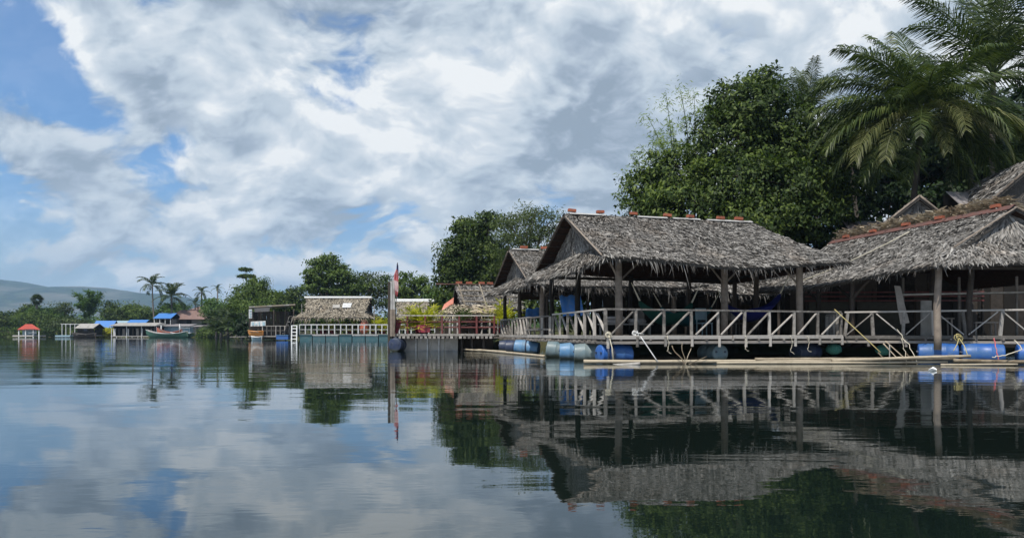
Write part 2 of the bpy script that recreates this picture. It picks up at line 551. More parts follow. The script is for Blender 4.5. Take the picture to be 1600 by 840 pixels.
def quads_obj(name, verts, nper, faces_per, material, parent=None, kind=None):
    """many small like pieces (leaves) as one mesh; verts (N, nper, 3), faces_per: quads over one piece's verts"""
    N = verts.shape[0]
    off = np.array(root_loc(parent)) if parent is not None else np.zeros(3)
    v = (verts.reshape(-1, 3) - off).astype(np.float32)
    fp = np.array(faces_per, dtype=np.int32)
    f = (fp[None] + (np.arange(N, dtype=np.int32) * nper)[:, None, None]).reshape(-1)
    nf = N * len(fp)
    me = bpy.data.meshes.new(name)
    me.vertices.add(len(v))
    me.vertices.foreach_set('co', v.reshape(-1))
    me.loops.add(nf * 4)
    me.loops.foreach_set('vertex_index', f)
    me.polygons.add(nf)
    me.polygons.foreach_set('loop_start', np.arange(0, nf * 4, 4, dtype=np.int32))
    me.update(calc_edges=True)
    me.materials.append(material)
    return link(bpy.data.objects.new(name, me), parent, kind)


def unit(a):
    return a / np.maximum(np.linalg.norm(a, axis=-1, keepdims=True), 1e-9)


def leaf_quads(c, d, n, L, W, fold=0.12, droop=0.1):
    """c centres, d directions, n normals (N,3); L, W (N,) -> (N,4,3)"""
    s = unit(np.cross(d, n))
    n = np.cross(s, d)
    L, W = L[:, None], W[:, None]
    base = c - d * L * 0.5
    tip = c + d * L * 0.5 - np.array([0, 0, 1.0]) * L * droop
    l = c - d * L * 0.08 + s * W * 0.5 + n * W * fold
    r = c - d * L * 0.08 - s * W * 0.5 + n * W * fold
    return np.stack([base, r, tip, l], 1)


def copy_tree(o, parent=None):
    c = o.copy()
    col.objects.link(c)
    c.parent = parent
    for ch in list(o.children):
        copy_tree(ch, c)
    return c


# ------------------------------------------------------------------ thatch
def thatch_leaves(a, b, c, d, row=0.13, step=0.05, L=0.34, W=0.05, jit=0.35, lift=0.035, fringe=0.0, sag=None, top_over=0.0, fringe_step=0.035, side_fringe=0.0, flen=(0.15, 0.42)):
    a, b, c, d = (np.array(p, float) for p in (a, b, c, d))
    Hn = (np.linalg.norm(d - a) + np.linalg.norm(c - b)) / 2
    Wt = max(np.linalg.norm(b - a), np.linalg.norm(c - d))
    rows = max(2, int(Hn / row))
    S, T = [], []
    for i in range(rows):
        t = (i + 0.4) / rows
        w = np.linalg.norm((a * (1 - t) + d * t) - (b * (1 - t) + c * t))
        k = max(1, int(w / step))
        S.append(rng.random(k))
        T.append(np.clip(t + rng.normal(0, 0.35 / rows, k), 0, 1))
    S, T = np.concatenate(S), np.concatenate(T)

    def P(s, t):
        s, t = s[:, None], t[:, None]
        return (a * (1 - s) + b * s) * (1 - t) + (d * (1 - s) + c * s) * t

    p = P(S, T)
    if sag:
        p[:, 2] += np.array([sag(s, t) for s, t in zip(S, T)])
    down = unit(P(S, np.minimum(T + 0.05, 1.05)) - P(S, T - 0.0))
    across = unit(np.broadcast_to(((b + c) - (a + d)) / 2, down.shape).copy())
    nrm = unit(np.cross(across, down))
    nrm[nrm[:, 2] < 0] *= -1
    N = len(S)
    ang = rng.normal(0, jit, N)
    dr = unit(down * np.cos(ang)[:, None] + across * np.sin(ang)[:, None])
    ln = L * rng.uniform(0.6, 1.3, N)
    wd = W * rng.uniform(0.6, 1.3, N)
    lf = lift * rng.uniform(0.3, 1.8, N)
    side = unit(np.cross(dr, nrm))
    tw = rng.normal(0, 0.45, N)[:, None]
    side = unit(side * np.cos(tw) + nrm * np.sin(tw))
    base = p - dr * (ln * 0.4)[:, None] + nrm * 0.012
    mid = p + dr * (ln * 0.15)[:, None] + nrm * (lf + 0.01)[:, None]
    tip = p + dr * (ln * 0.6)[:, None] + nrm * (lf * rng.uniform(0.2, 2.0, N))[:, None]
    w1 = side * (wd * 0.5)[:, None]
    V = np.stack([base - w1 * 0.7, base + w1 * 0.7, mid - w1, mid + w1, tip - w1 * 0.25, tip + w1 * 0.25], 1)
    out = [V]

    def hang(s, t, reach):
        k = len(s)
        q = P(s, t)
        if sag:
            q[:, 2] += np.array([sag(x, y) for x, y in zip(s, t)])
        dn = unit(P(s, t) - P(s, t - 0.1))
        ac = across[:1].repeat(k, 0)
        ph = rng.uniform(0, 6.28, 3)
        gate = 0.5 + 0.22 * np.sin(s * 17 + ph[0]) + 0.18 * np.sin(s * 41 + ph[1]) + 0.16 * np.sin(t * 23 + s * 71 + ph[2])
        l = reach * np.clip(gate + 0.25, 0.25, 1.2) * rng.uniform(0.35, 1.0, k) * np.where(rng.random(k) < 0.13, 1.8, 1.0)
        o = dn * 0.55 + np.array([0, 0, -0.55]) + ac * rng.normal(0, 0.28, k)[:, None] + rng.normal(0, 0.12, (k, 3))
        o = unit(o)
        o2 = unit(o + np.array([0, 0, -0.7]) + ac * rng.normal(0, 0.2, k)[:, None])
        b0 = q - dn * 0.08 + np.array([0, 0, 0.02]) * rng.normal(0, 1, k)[:, None]
        m0 = b0 + o * (l * 0.55)[:, None]
        t0 = m0 + o2 * (l * 0.6)[:, None]
        ww = (ac * 0.8 + rng.normal(0, 0.4, (k, 3))) * (W * rng.uniform(0.3, 0.75, k) * 0.5)[:, None]
        return np.stack([b0 - ww, b0 + ww, m0 - ww * 0.9, m0 + ww * 0.9, t0 - ww * 0.2, t0 + ww * 0.2], 1)

    if fringe > 0:
        k = int(np.linalg.norm(c - d) / fringe_step * 1.3)
        out.append(hang(rng.random(k), np.full(k, 1.0) - rng.random(k) * 0.03, fringe))
    if side_fringe > 0:
        for s0 in (0.0, 1.0):
            k = int(Hn / fringe_step * 0.8)
            out.append(hang(np.full(k, s0), rng.uniform(0.05, 1.0, k), side_fringe))
    return np.concatenate(out)


TH_FACES = [(0, 1, 3, 2), (2, 3, 5, 4)]


def thatch_slope(parent, a, b, c, d, material='thatch', th=0.09, sag=None, fringe=0.3, name='roof_slope', ns=10, nt=5, **kw):
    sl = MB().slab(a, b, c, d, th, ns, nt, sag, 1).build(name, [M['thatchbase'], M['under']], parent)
    lv = thatch_leaves(a, b, c, d, sag=sag, fringe=fringe, **kw)
    quads_obj('thatch', lv, 6, TH_FACES, M[material], sl, 'stuff')
    return sl


def pole(name, a, b, r, material, parent=None, bow=0.0, n=8, nodes=0, taper=0.85, wob=0.0):
    a, b = Vector(a), Vector(b)
    k = max(6, nodes * 2)
    pts, rad = [], []
    sd = Vector((random.uniform(-1, 1), random.uniform(-1, 1), random.uniform(-.4, .4)))
    for i in range(k + 1):
        t = i / k
        p = a.lerp(b, t) + Vector((0, 0, -bow * 4 * t * (1 - t))) + sd * wob * math.sin(t * 5.0 + sd.x * 3) * t * (1 - t)
        pts.append(p)
        rad.append(r * (1 + (taper - 1) * t) * (1.12 if nodes and i % 2 == 0 else 1.0))
    return MB().tube(pts, rad, n).build(name, M[material], parent, True)


# ------------------------------------------------------------------ setting: water, banks, hills, air
MB().add([(-6000, -300, 0), (6000, -300, 0), (6000, 6000, 0), (-6000, 6000, 0)], [(0, 1, 2, 3)]).build('water', M['water'], None, kind='structure')

shore = [(-2500, 190), (-400, 185), (-140, 172), (-95, 165), (-66, 156), (-53, 132), (-40, 112), (-22, 99), (-12, 93), (-8, 70), (-5.0, 56), (-2.0, 44), (1.0, 41.5), (4, 39.5), (12, 37.5), (18, 35.0), (25, 33.5), (60, 29), (400, 15), (2500, 0)]


def riverbank():
    mb = MB()
    n = len(shore)
    vs = []
    for dz, dy in ((-0.4, -0.6), (0.25, 0.3), (0.55, 1.6), (0.9, 6.0), (1.6, 40)):
        for x, y in shore:
            vs.append((x + random.uniform(-.1, .1), y + dy * random.uniform(0.85, 1.15), dz))
    for x, y in shore:
        vs.append((x * 2.2, 6000, 1.7))
    fs = []
    for j in range(5):
        for i in range(n - 1):
            q = j * n + i
            fs.append((q, q + 1, q + n + 1, q + n))
    m = mat('bank earth and grass', lambda gg: principled(gg, gg.ramp(gg.noise(gg.n('TexCoord').outputs['Object'], 0.7, 8, 0.65), [(0.3, (.03, .025, .018)), (0.5, (.05, .05, .022)), (0.7, (.04, .065, .02))]), 0.95, gg.noise(gg.n('TexCoord').outputs['Object'], 3, 6), 0.1, 0.8, 0.2))
    mb.add(vs, fs).build('riverbank', m, None, True, kind='structure')


riverbank()


def hills():
    prof = [(-900, 470), (-500, 446), (-250, 436), (-100, 433), (0, 436), (30, 441), (55, 447), (90, 450), (130, 448), (175, 450), (205, 456), (235, 459), (270, 461), (300, 466), (330, 478), (370, 490), (430, 502), (520, 510), (700, 514), (1100, 513), (1500, 505), (2100, 500), (2800, 508)]
    Yr = 2900.0
    nx, ny = 150, 26
    xs = np.linspace(-900, 2800, nx)
    ys = np.interp(xs, [p[0] for p in prof], [p[1] for p in prof])
    vs = []
    from mathutils import noise as mn
    for j in range(ny + 1):
        t = j / ny
        Y = 1900 + t * 2000
        prof_t = math.sin(min(1, t / 0.5) * math.pi / 2) ** 1.2 if t <= 0.5 else math.cos((t - 0.5) / 0.5 * math.pi / 2)
        for i in range(nx):
            X = (xs[i] - 800) / F * Yr
            h = (HY - ys[i]) / F * Yr + CH
            k = mn.fractal(Vector((X * 0.0016, Y * 0.0022, 0)), 0.9, 2.1, 5)
            vs.append((X, Y, -6 + (h + 6) * prof_t * (1 + 0.30 * k * (1 - prof_t ** 3)) + mn.noise(Vector((X * .02, Y * .02, 3))) * 5 * prof_t + mn.noise(Vector((X * .006, Y * .006, 9))) * 14 * prof_t * (1 - prof_t ** 6)))
    fs = []
    for j in range(ny):
        for i in range(nx - 1):
            q = j * nx + i
            fs.append((q, q + 1, q + nx + 1, q + nx))

    def sh(gg):
        P = gg.n('TexCoord').outputs['Object']
        n = gg.noise(P, 0.012, 8, 0.65)
        patch = gg.noise(gg.mapping(P, scl=(1, 1, 2.0)), 0.0035, 5, 0.6)
        forest = gg.mix(gg.mapr(gg.noise(P, 0.03, 6, 0.7), 0.35, 0.65), (.004, .011, .007), (.05, .07, .03))
        return principled(gg, gg.mix(gg.mapr(patch, 0.50, 0.62), forest, (.11, .105, .08)), 0.95, n, 0.05, 1.0, 14.0)
    MB().add(vs, fs).build('hills', mat('forested hills', sh), None, True, kind='structure')


hills()


# ------------------------------------------------------------------ plants
def crown_points(blobs, n, clump, depth=None):
    """blobs: (centre Vector, rx, ry, rz); leaves gathered in clumps spread mostly through the outer part of each blob"""
    vol = np.array([(b[1] * b[2] * b[3]) ** (2 / 3) for b in blobs])
    share = vol / vol.sum()
    C, Nn = [], []
    per = 64
    for (c, rx, ry, rz), s in zip(blobs, share):
        k = max(3, int(n * s / per))
        d = unit(rng.normal(0, 1, (k, 3)))
        rad = rng.uniform(0.35, 1.05, k) ** 0.6
        cc = d * rad[:, None] * np.array([rx, ry, rz]) + np.array(c)
        sz = clump * rng.uniform(0.5, 1.4, k)
        q = np.clip(rng.normal(0, 1, (k, per, 3)), -1.7, 1.7) * sz[:, None, None] * np.array([1, 1, 0.5])
        C.append((cc[:, None] + q).reshape(-1, 3))
        out = unit(d[:, None] * 0.8 + q / np.maximum(np.linalg.norm(q, axis=2, keepdims=True), 1e-6) * 0.5 + np.array([0, 0, 0.75]))
        Nn.append(out.reshape(-1, 3))
    return np.concatenate(C), np.concatenate(Nn)


def crown(parent, blobs, n, leaf, material, clump=0.5, name='crown', aspect=0.55, droop=0.15):
    c, nr = crown_points(blobs, n, clump)
    k = len(c)
    nn = unit(nr + rng.normal(0, 0.42, (k, 3)))
    d = unit(np.cross(nn, rng.normal(0, 1, (k, 3))) + np.array([0, 0, -0.25]))
    L = leaf * rng.uniform(0.45, 1.45, k)
    V = leaf_quads(c, d, nn, L, L * aspect * rng.uniform(0.8, 1.2, k), 0.14, droop)
    return quads_obj(name, V, 4, [(0, 1, 2, 3)], M[material], parent)


def trunk_mesh(parent, base, top, r0, limbs, material='bark', name='trunk', wob=0.3):
    base, top = Vector(base), Vector(top)
    mb = MB()
    pts = []
    w = Vector((random.uniform(-1, 1), random.uniform(-1, 1), 0)) * wob
    for i in range(8):
        t = i / 7
        pts.append(base.lerp(top, t) + w * math.sin(t * 4) * t)
    mb.tube(pts, [r0 * (1.25 - 0.25 * min(1, i / 1.5)) * (1 - 0.8 * i / 7) for i in range(8)], 9)
    for (c, rx, ry, rz) in limbs:
        s = pts[min(7, random.randint(3, 6))]
        e = Vector(c) + Vector((random.uniform(-.3, .3) * rx, random.uniform(-.3, .3) * ry, random.uniform(-.1, .5) * rz))
        m = s.lerp(e, 0.5) + Vector((0, 0, -0.12 * (e - s).length))
        rr = r0 * 0.42
        mb.tube([s, s.lerp(m, 0.6), m, m.lerp(e, 0.6), e], [rr, rr * 0.85, rr * 0.65, rr * 0.42, rr * 0.12], 6, False)
        for _ in range(4):
            st = m.lerp(e, random.uniform(0.0, 0.8))
            en = Vector(c) + Vector((random.uniform(-.9, .9) * rx, random.uniform(-.9, .9) * ry, random.uniform(-.6, .95) * rz))
            mb.tube([st, st.lerp(en, 0.55) + Vector((0, 0, 0.1)), en], [rr * 0.32, rr * 0.2, rr * 0.05], 5, False)
    return mb.build(name, M[material], parent, True)


def tree(name, label, px, Y, pblobs, n, leaf, material, clump, group=None, r0=0.25, gz=0.8, bark='bark', depth=1.0, aspect=0.55, trunk_top=None):
    """pblobs: (px, py, half-width px, half-height px[, dy]) of the crown's masses as seen in the photo, set at distance Y + dy"""
    base = at(px, Y, gz)
    t = thing(name, label, 'tree', base, group)
    bl = []
    for q in pblobs:
        dy = q[4] if len(q) > 4 else random.uniform(-.5, .5) * depth * q[2] / F * Y
        yy = Y + dy
        c = at(q[0], yy, zz(q[1], yy))
        rx, rz = q[2] / F * yy, q[3] / F * yy
        bl.append((c, rx, (rx + rz) / 2 * depth, rz))
    hi = max(b[0].z for b in bl)
    tt = Vector((base.x + (sum(b[0].x for b in bl) / len(bl) - base.x) * 0.7, Y, base.z + (hi - base.z) * 0.85)) if trunk_top is None else trunk_top
    trunk_mesh(t, base + Vector((0, 0, -0.3)), tt, r0, bl, bark)
    crown(t, bl, n, leaf, material, clump, aspect=aspect)
    return t


def frond_verts(L, az, el, droop, nl=46, leaf=0.85, hang=0.5, twist=0.0, lw=0.028):
    """one feather frond starting at the origin: list of (kind, verts); returns MB"""
    mb = MB()
    K = 14
    pts = []
    p = Vector((0, 0, 0))
    a = el
    for i in range(K + 1):
        pts.append(p.copy())
        t = i / K
        a2 = a - droop * t ** 1.3
        p = p + Vector((math.cos(a2) * math.cos(az + twist * t), math.cos(a2) * math.sin(az + twist * t), math.sin(a2))) * (L / K)
    mb.tube(pts, [0.035 * L / 4.5 * (1.15 - i / K) + 0.004 for i in range(K + 1)], 5)
    for k in range(nl):
        t = 0.12 + 0.88 * (k + random.uniform(-.3, .3)) / nl
        t = min(max(t, 0.1), 0.995)
        fi = t * K
        i = min(int(fi), K - 1)
        q = pts[i].lerp(pts[i + 1], fi - i)
        d = (pts[i + 1] - pts[i]).normalized()
        s = d.cross(Vector((0, 0, 1)))
        s = s.normalized() if s.length > 0.05 else Vector((-math.sin(az), math.cos(az), 0))
        u = s.cross(d).normalized()
        ll = leaf * L / 4.5 * (0.35 + 0.75 * math.sin(math.pi * min(1, (t + 0.12) / 1.15) ** 0.8)) * random.uniform(0.85, 1.1)
        for sg in (-1, 1):
            if random.random() < 0.06:
                continue
            o = (s * sg * 0.85 + d * (0.55 + 0.5 * t) + u * random.uniform(0.02, 0.3)).normalized()
            o2 = (o * (1 - hang) + Vector((0, 0, -1)) * hang * random.uniform(0.6, 1.3)).normalized()
            w = d * (lw * L / 4.5) + u * 0.004
            m = q + o * ll * 0.5
            e = m + o2 * ll * 0.55
            mb.add([q - w * 0.5, q + w * 0.5, m - w, m + w, e - w * 0.1, e + w * 0.1], [(0, 1, 3, 2), (2, 3, 5, 4)])
    return mb


def frond_part(parent, origin, L, az, el, droop, material='frond', **kw):
    mb = frond_verts(L, az, el, droop, **kw)
    o = Vector(origin)
    mb.v = [(x + o.x, y + o.y, z + o.z) for x, y, z in mb.v]
    return mb.build('frond', M[material], parent)


def coconut_palm(name, label, top, base, L, fronds, r=0.16, group=None, nl=46, hang=0.5, leaf=0.85, cut_trunk=False):
    """fronds: (azimuth deg, elevation deg, droop deg, length factor, old?)"""
    top, base = Vector(top), Vector(base)
    t = thing(name, label, 'palm tree', base, group)
    pts = [base.lerp(top, i / 12) + Vector((math.sin(i / 12 * 3) * 0.25 * (1 - i / 12), 0, 0)) for i in range(13)]
    MB().tube(pts, [r * (1.35 - 0.5 * min(1, i / 3) - 0.15 * i / 12) * (1.05 if i % 2 else 1) for i in range(13)], 9).build('trunk', M['palmbark'], t, True)
    for az, el, dr, lf, old in fronds:
        frond_part(t, top, L * lf, R(az), R(el), R(dr), 'frond_old' if old else 'frond', nl=nl, hang=hang, leaf=leaf, twist=random.uniform(-.15, .15))
    for k in range(5):
        a = k * 1.3
        c = top + Vector((math.cos(a) * 0.22, math.sin(a) * 0.22, -0.25))
        MB().tube([c + Vector((0, 0, 0.13)), c + Vector((0, 0, 0.08)), c, c - Vector((0, 0, 0.08)), c - Vector((0, 0, 0.13))], [0.03, 0.1, 0.13, 0.1, 0.03], 7).build('coconut', M['leaf_olive'], t, True)
    return t


def bamboo_culms(name, label, px, Y, tips, gz=0.8, n_leaf=90, leaf=0.28, material='leaf_bamboo', group=None, spread=0.45, wob=1.0):
    """arching culms with sprays of narrow leaves along their upper half; tips: (px, py)"""
    base = at(px, Y, gz)
    t = thing(name, label, 'bamboo', base, group)
    cs, ds, ns_ = [], [], []
    for k, (tx, ty) in enumerate(tips):
        Yt = Y + random.uniform(-1, 1) * wob
        tip = at(tx, Yt, zz(ty, Yt))
        b = base + Vector((random.uniform(-.7, .7), random.uniform(-.5, .5), -0.2))
        up = b + Vector(((tip.x - b.x) * 0.25, 0, (tip.z - b.z) * 0.75))
        pts = []
        for i in range(13):
            s = i / 12
            pts.append((b * (1 - s) ** 2 + up * 2 * s * (1 - s) + tip * s * s))
        H = (tip - b).length
        MB().tube(pts, [0.0045 * H * (1.05 - i / 12) + 0.006 for i in range(13)], 5).build('culm', M['leaf_olive'], t, True)
        for _ in range(n_leaf // 6):
            s = random.uniform(0.42, 1.0)
            fi = s * 12
            i = min(int(fi), 11)
            q = pts[i].lerp(pts[i + 1], fi - i)
            bd = Vector((random.gauss(0, 1), random.gauss(0, 1), random.uniform(-.2, .9))).normalized()
            ln = spread * H * 0.13 * random.uniform(0.5, 1.4)
            for w in range(6):
                c = q + bd * ln * (w + 1) / 6 + Vector((random.gauss(0, .07), random.gauss(0, .07), random.gauss(0, .05) - 0.02 * w))
                cs.append(c)
                ds.append((bd + Vector((random.gauss(0, .6), random.gauss(0, .6), random.gauss(-0.5, .4)))).normalized())
                ns_.append(Vector((random.gauss(0, .5), random.gauss(0, .5), 1)).normalized())
    k = len(cs)
    Ls = leaf * rng.uniform(0.6, 1.3, k)
    V = leaf_quads(np.array([tuple(x) for x in cs]), np.array([tuple(x) for x in ds]), np.array([tuple(x) for x in ns_]), Ls, Ls * 0.2, 0.1, 0.15)
    quads_obj('foliage', V, 4, [(0, 1, 2, 3)], M[material], t)
    return t


def bush(name, label, px, Y, hw, top, bot, n, leaf, material, cat='shrub', group=None, clump=None, gz=0.4):
    base = at(px, Y, gz)
    t = thing(name, label, cat, base, group)
    bl = []
    H = zz(top, Y) - zz(bot, Y)
    k = max(2, int(hw / max(6, (bot - top)) * 3))
    for i in range(k):
        xx = px + (i + 0.5) / k * 2 * hw - hw
        h = H * random.uniform(0.65, 1.0)
        c = at(xx, Y + random.uniform(-.5, .8), zz(bot, Y) + h * 0.5)
        bl.append((c, hw / k * 1.5 / F * Y, max(0.6, hw / k / F * Y), h * 0.52))
    trunk_mesh(t, base, (base.x, base.y, base.z + H * 0.5), 0.06 + H * 0.015, bl[:4], name='stem')
    crown(t, bl, n, leaf, material, clump or leaf * 1.6, name='foliage')
    return t


# ------------------------------------------------------------------ huts on rafts
HO, HU, HV = Vector((2.64, 19.8, 0)), Vector((.943, .332, 0)), Vector((-.2, .98, 0))
OFF2 = Vector((0.79, 29.4, 0)) - HO


def hp(u, v, z, off=Vector((0, 0, 0))):
    p = HO + HU * u + HV * v + off
    return Vector((p.x, p.y, z))


DECK = 0.76


def open_hut(label, off, dense=1.0, rz=0.0):
    h = lambda u, v, z: hp(u, v, z, off)
    t = thing('thatched_hut', label, 'hut', h(4, 3.3, DECK), 'open thatched huts along the rafts')
    for u, v, top in ((.66, .6, 3.05), (4.3, .6, 3.15), (7.2, .6, 3.2), (.4, 3.9, 3.0), (.2, 6.6, 2.9), (3.5, 6.5, 3.1), (6.1, 6.5, 3.1), (8.2, 6.4, 2.95), (7.4, 3.5, 3.1)):
        r = 0.115 if v < 1 else 0.10
        pole('post', h(u, v, DECK - 0.02), h(u + random.uniform(-.03, .03), v, top), r, 'post' if v < 1 else 'darkwood', t, n=9, taper=0.88, wob=0.12)  # posts deeper under the roof take the shade-deepened wood
    # wall plates, ties and rafters under the thatch
    for a, b in (((.2, .6, 2.95), (8.0, .6, 3.0)), ((.1, 6.5, 2.9), (8.3, 6.4, 2.95)), ((.45, .3, 2.98), (.2, 6.8, 2.85)), ((7.3, .3, 3.0), (7.6, 6.8, 2.95))):
        pole('beam', h(*a), h(*b), 0.055, 'darkwood', t, n=7)
    for u in (1.2, 2.6, 4.2, 5.6, 7.0):
        pole('rafter', h(u, -.25, 2.80), h(u, 3.3, 4.55), 0.035, 'darkwood', t, n=6)
    for u, v, du in ((.66, .6, .7), (4.3, .6, .7), (7.2, .6, -.7), (.66, .6, -.35), (4.3, .6, -.6)):
        pole('brace', h(u, v, 2.35), h(u + du, v, 2.98), 0.03, 'post', t, n=6)
    RL, RR = h(-.3, 3.3, 4.70), h(7.0, 3.3, 4.80)
    sg = lambda s, tt: -0.16 * math.sin(math.pi * s) * tt ** 2 - 0.07 * math.sin(math.pi * tt) + 0.05 * math.sin(s * 9 + off.y) * tt
    EL, ER = h(-.15, -.4, 2.93), h(8.55, -.35, 3.05)
    stp, rw = 0.034 / dense, 0.088 / dense
    thatch_slope(t, RL, RR, ER, EL, sag=sg, fringe=0.46, row=rw, step=stp, ns=14, nt=6, jit=0.45, W=.033, L=.25, lift=.028)
    BL, BR = h(-.35, 7.0, 3.25), h(8.6, 7.05, 2.95)
    thatch_slope(t, RR, RL, BL, BR, sag=lambda s, tt: -0.05 * math.sin(math.pi * s) * tt, fringe=0.2, row=rw * 1.6, step=stp * 1.6, ns=8, nt=4)
    thatch_slope(t, RR, RR + HV * 0.05, BR, ER, fringe=0.3, row=rw * 1.2, step=stp * 1.2, ns=6, nt=5, sag=lambda s, tt: -0.1 * math.sin(math.pi * tt))
    # gable wall set back under the flying verge, and the skirt roof below it
    g0, g1, g2 = h(.15, .45, 3.38), h(.15, 6.3, 3.34), h(.1, 3.3, 4.55)
    gw = MB().slab(g2, g2 + Vector((0.01, 0.01, 0)), g0, g1, 0.05, 1, 1)
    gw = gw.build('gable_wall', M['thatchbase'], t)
    quads_obj('thatch', thatch_leaves(g2 - HU * .03, g2 - HU * .03 + HV * .05, g1 - HU * .05, g0 - HU * .05, row=0.12 / dense, step=0.05 / dense, jit=0.3, lift=0.02, W=0.035), 6, TH_FACES, M['thatch'], gw, 'stuff')
    SL = h(-.86, 7.0, 2.76)
    thatch_slope(t, g1 + Vector((0, 0, .02)), g0 + Vector((0, 0, .02)), EL + Vector((0, 0, -.04)), SL, material='thatch', fringe=0.34, row=rw, step=stp, W=.04, ns=10, nt=3, sag=lambda s, tt: -0.10 * math.sin(math.pi * s) * tt, jit=0.5)
    for k in range(9):
        v = 3.4 + k * 0.42
        z = 4.62 - (v - 3.3) / 3.7 * 1.42
        MB().beam(h(-.33, v, z - .07), h(.35, v, z - .07), .03, .03).build('batten', M['darkwood'], t)
    pole('verge_pole', h(-.34, 3.35, 4.60), h(-.38, 6.95, 3.16), .035, 'post', t, n=6)
    pole('verge_pole', h(-.28, 3.2, 4.62), h(-.2, -.2, 3.0), .03, 'post', t, n=6)
    for s0, s1 in ((0.02, 0.2), (0.36, 0.52), (0.55, 0.70), (0.74, 1.0)):
        a, b = RL.lerp(RR, s0) + Vector((0, 0, .05)), RL.lerp(RR, s1) + Vector((0, 0, .05))
        MB().slab(a - HV * .12, b - HV * .12, b - HV * .21 - Vector((0, 0, .055)), a - HV * .21 - Vector((0, 0, .055)), .015, 4, 1).slab(a - HV * .12, b - HV * .12, b + HV * .1 - Vector((0, 0, .03)), a + HV * .1 - Vector((0, 0, .03)), .015, 4, 1).build('ridge_sheet', M['boardgrey'], t)
    return t, RL, RR


main_hut, RL, RR = open_hut('big grey thatched open hut with hammocks inside and seven bricks along its ridge', Vector((0, 0, 0)))
hut2, RL2, RR2 = open_hut('steep gabled grey thatched hut standing just behind the big hammock hut', OFF2, 0.85)

# bricks that weigh the ridges down
_bk = MB()
_bk.add([(-.16, -.08, -.055), (.16, -.08, -.055), (.16, .08, -.055), (-.16, .08, -.055), (-.155, -.075, .055), (.155, -.075, .055), (.155, .075, .055), (-.155, .075, .055)],
        [(0, 3, 2, 1), (0, 1, 5, 4), (1, 2, 6, 5), (2, 3, 7, 6), (3, 0, 4, 7)])
_bk.add([(-.155, -.075, .055), (.155, -.075, .055), (.155, .075, .055), (-.155, .075, .055), (-.10, -.035, .055), (.10, -.035, .055), (.10, .035, .055), (-.10, .035, .055), (-.10, -.035, .03), (.10, -.035, .03), (.10, .035, .03), (-.10, .035, .03)],
        [(0, 1, 5, 4), (1, 2, 6, 5), (2, 3, 7, 6), (3, 0, 4, 7), (4, 5, 9, 8), (5, 6, 10, 9), (6, 7, 11, 10), (7, 4, 8, 11), (8, 9, 10, 11)])
brick_me = None


def brick(loc, label, rz, scale=0.9, tilt=0.0, group='bricks weighing down the thatch ridges'):
    global brick_me
    if brick_me is None:
        o = _bk.build('brick', M['brick'])
        brick_me = o.data
    else:
        o = link(bpy.data.objects.new('brick', brick_me))
    o.location = loc
    o.rotation_euler = (random.uniform(-.06, .06), tilt, rz)
    o.scale = (scale, scale, scale)
    return tag(o, label, 'brick', group)


ang = math.atan2(HU.y, HU.x)
ordn = ['first', 'second', 'third', 'fourth', 'fifth', 'sixth', 'seventh']
for k, s in enumerate((0.035, 0.175, 0.345, 0.525, 0.65, 0.82, 0.925)):
    lb = ['red brick on the gable tip of the big hut ridge', 'second brick from the gable tip on the big hut ridge', 'third brick from the gable tip on the big hut ridge', 'middle brick of the seven on the big hut ridge',
          'third brick from the hipped end of the big hut ridge', 'second brick from the hipped end of the big hut ridge', 'last brick at the hipped end of the big hut ridge'][k]
    brick(RL.lerp(RR, s) + Vector((0, 0, .125)) - HV * .08, lb, ang + random.uniform(-.35, .35), random.uniform(.78, .92), random.uniform(-.12, .12))
for k, s in enumerate((0.10, 0.24)):
    brick(RL2.lerp(RR2, s) + Vector((0, 0, .12)) - HV * .08, ['brick nearest the gable tip of the steep hut behind', 'second brick along the ridge of the steep hut behind'][k], ang + random.uniform(-.3, .3), 1.05)


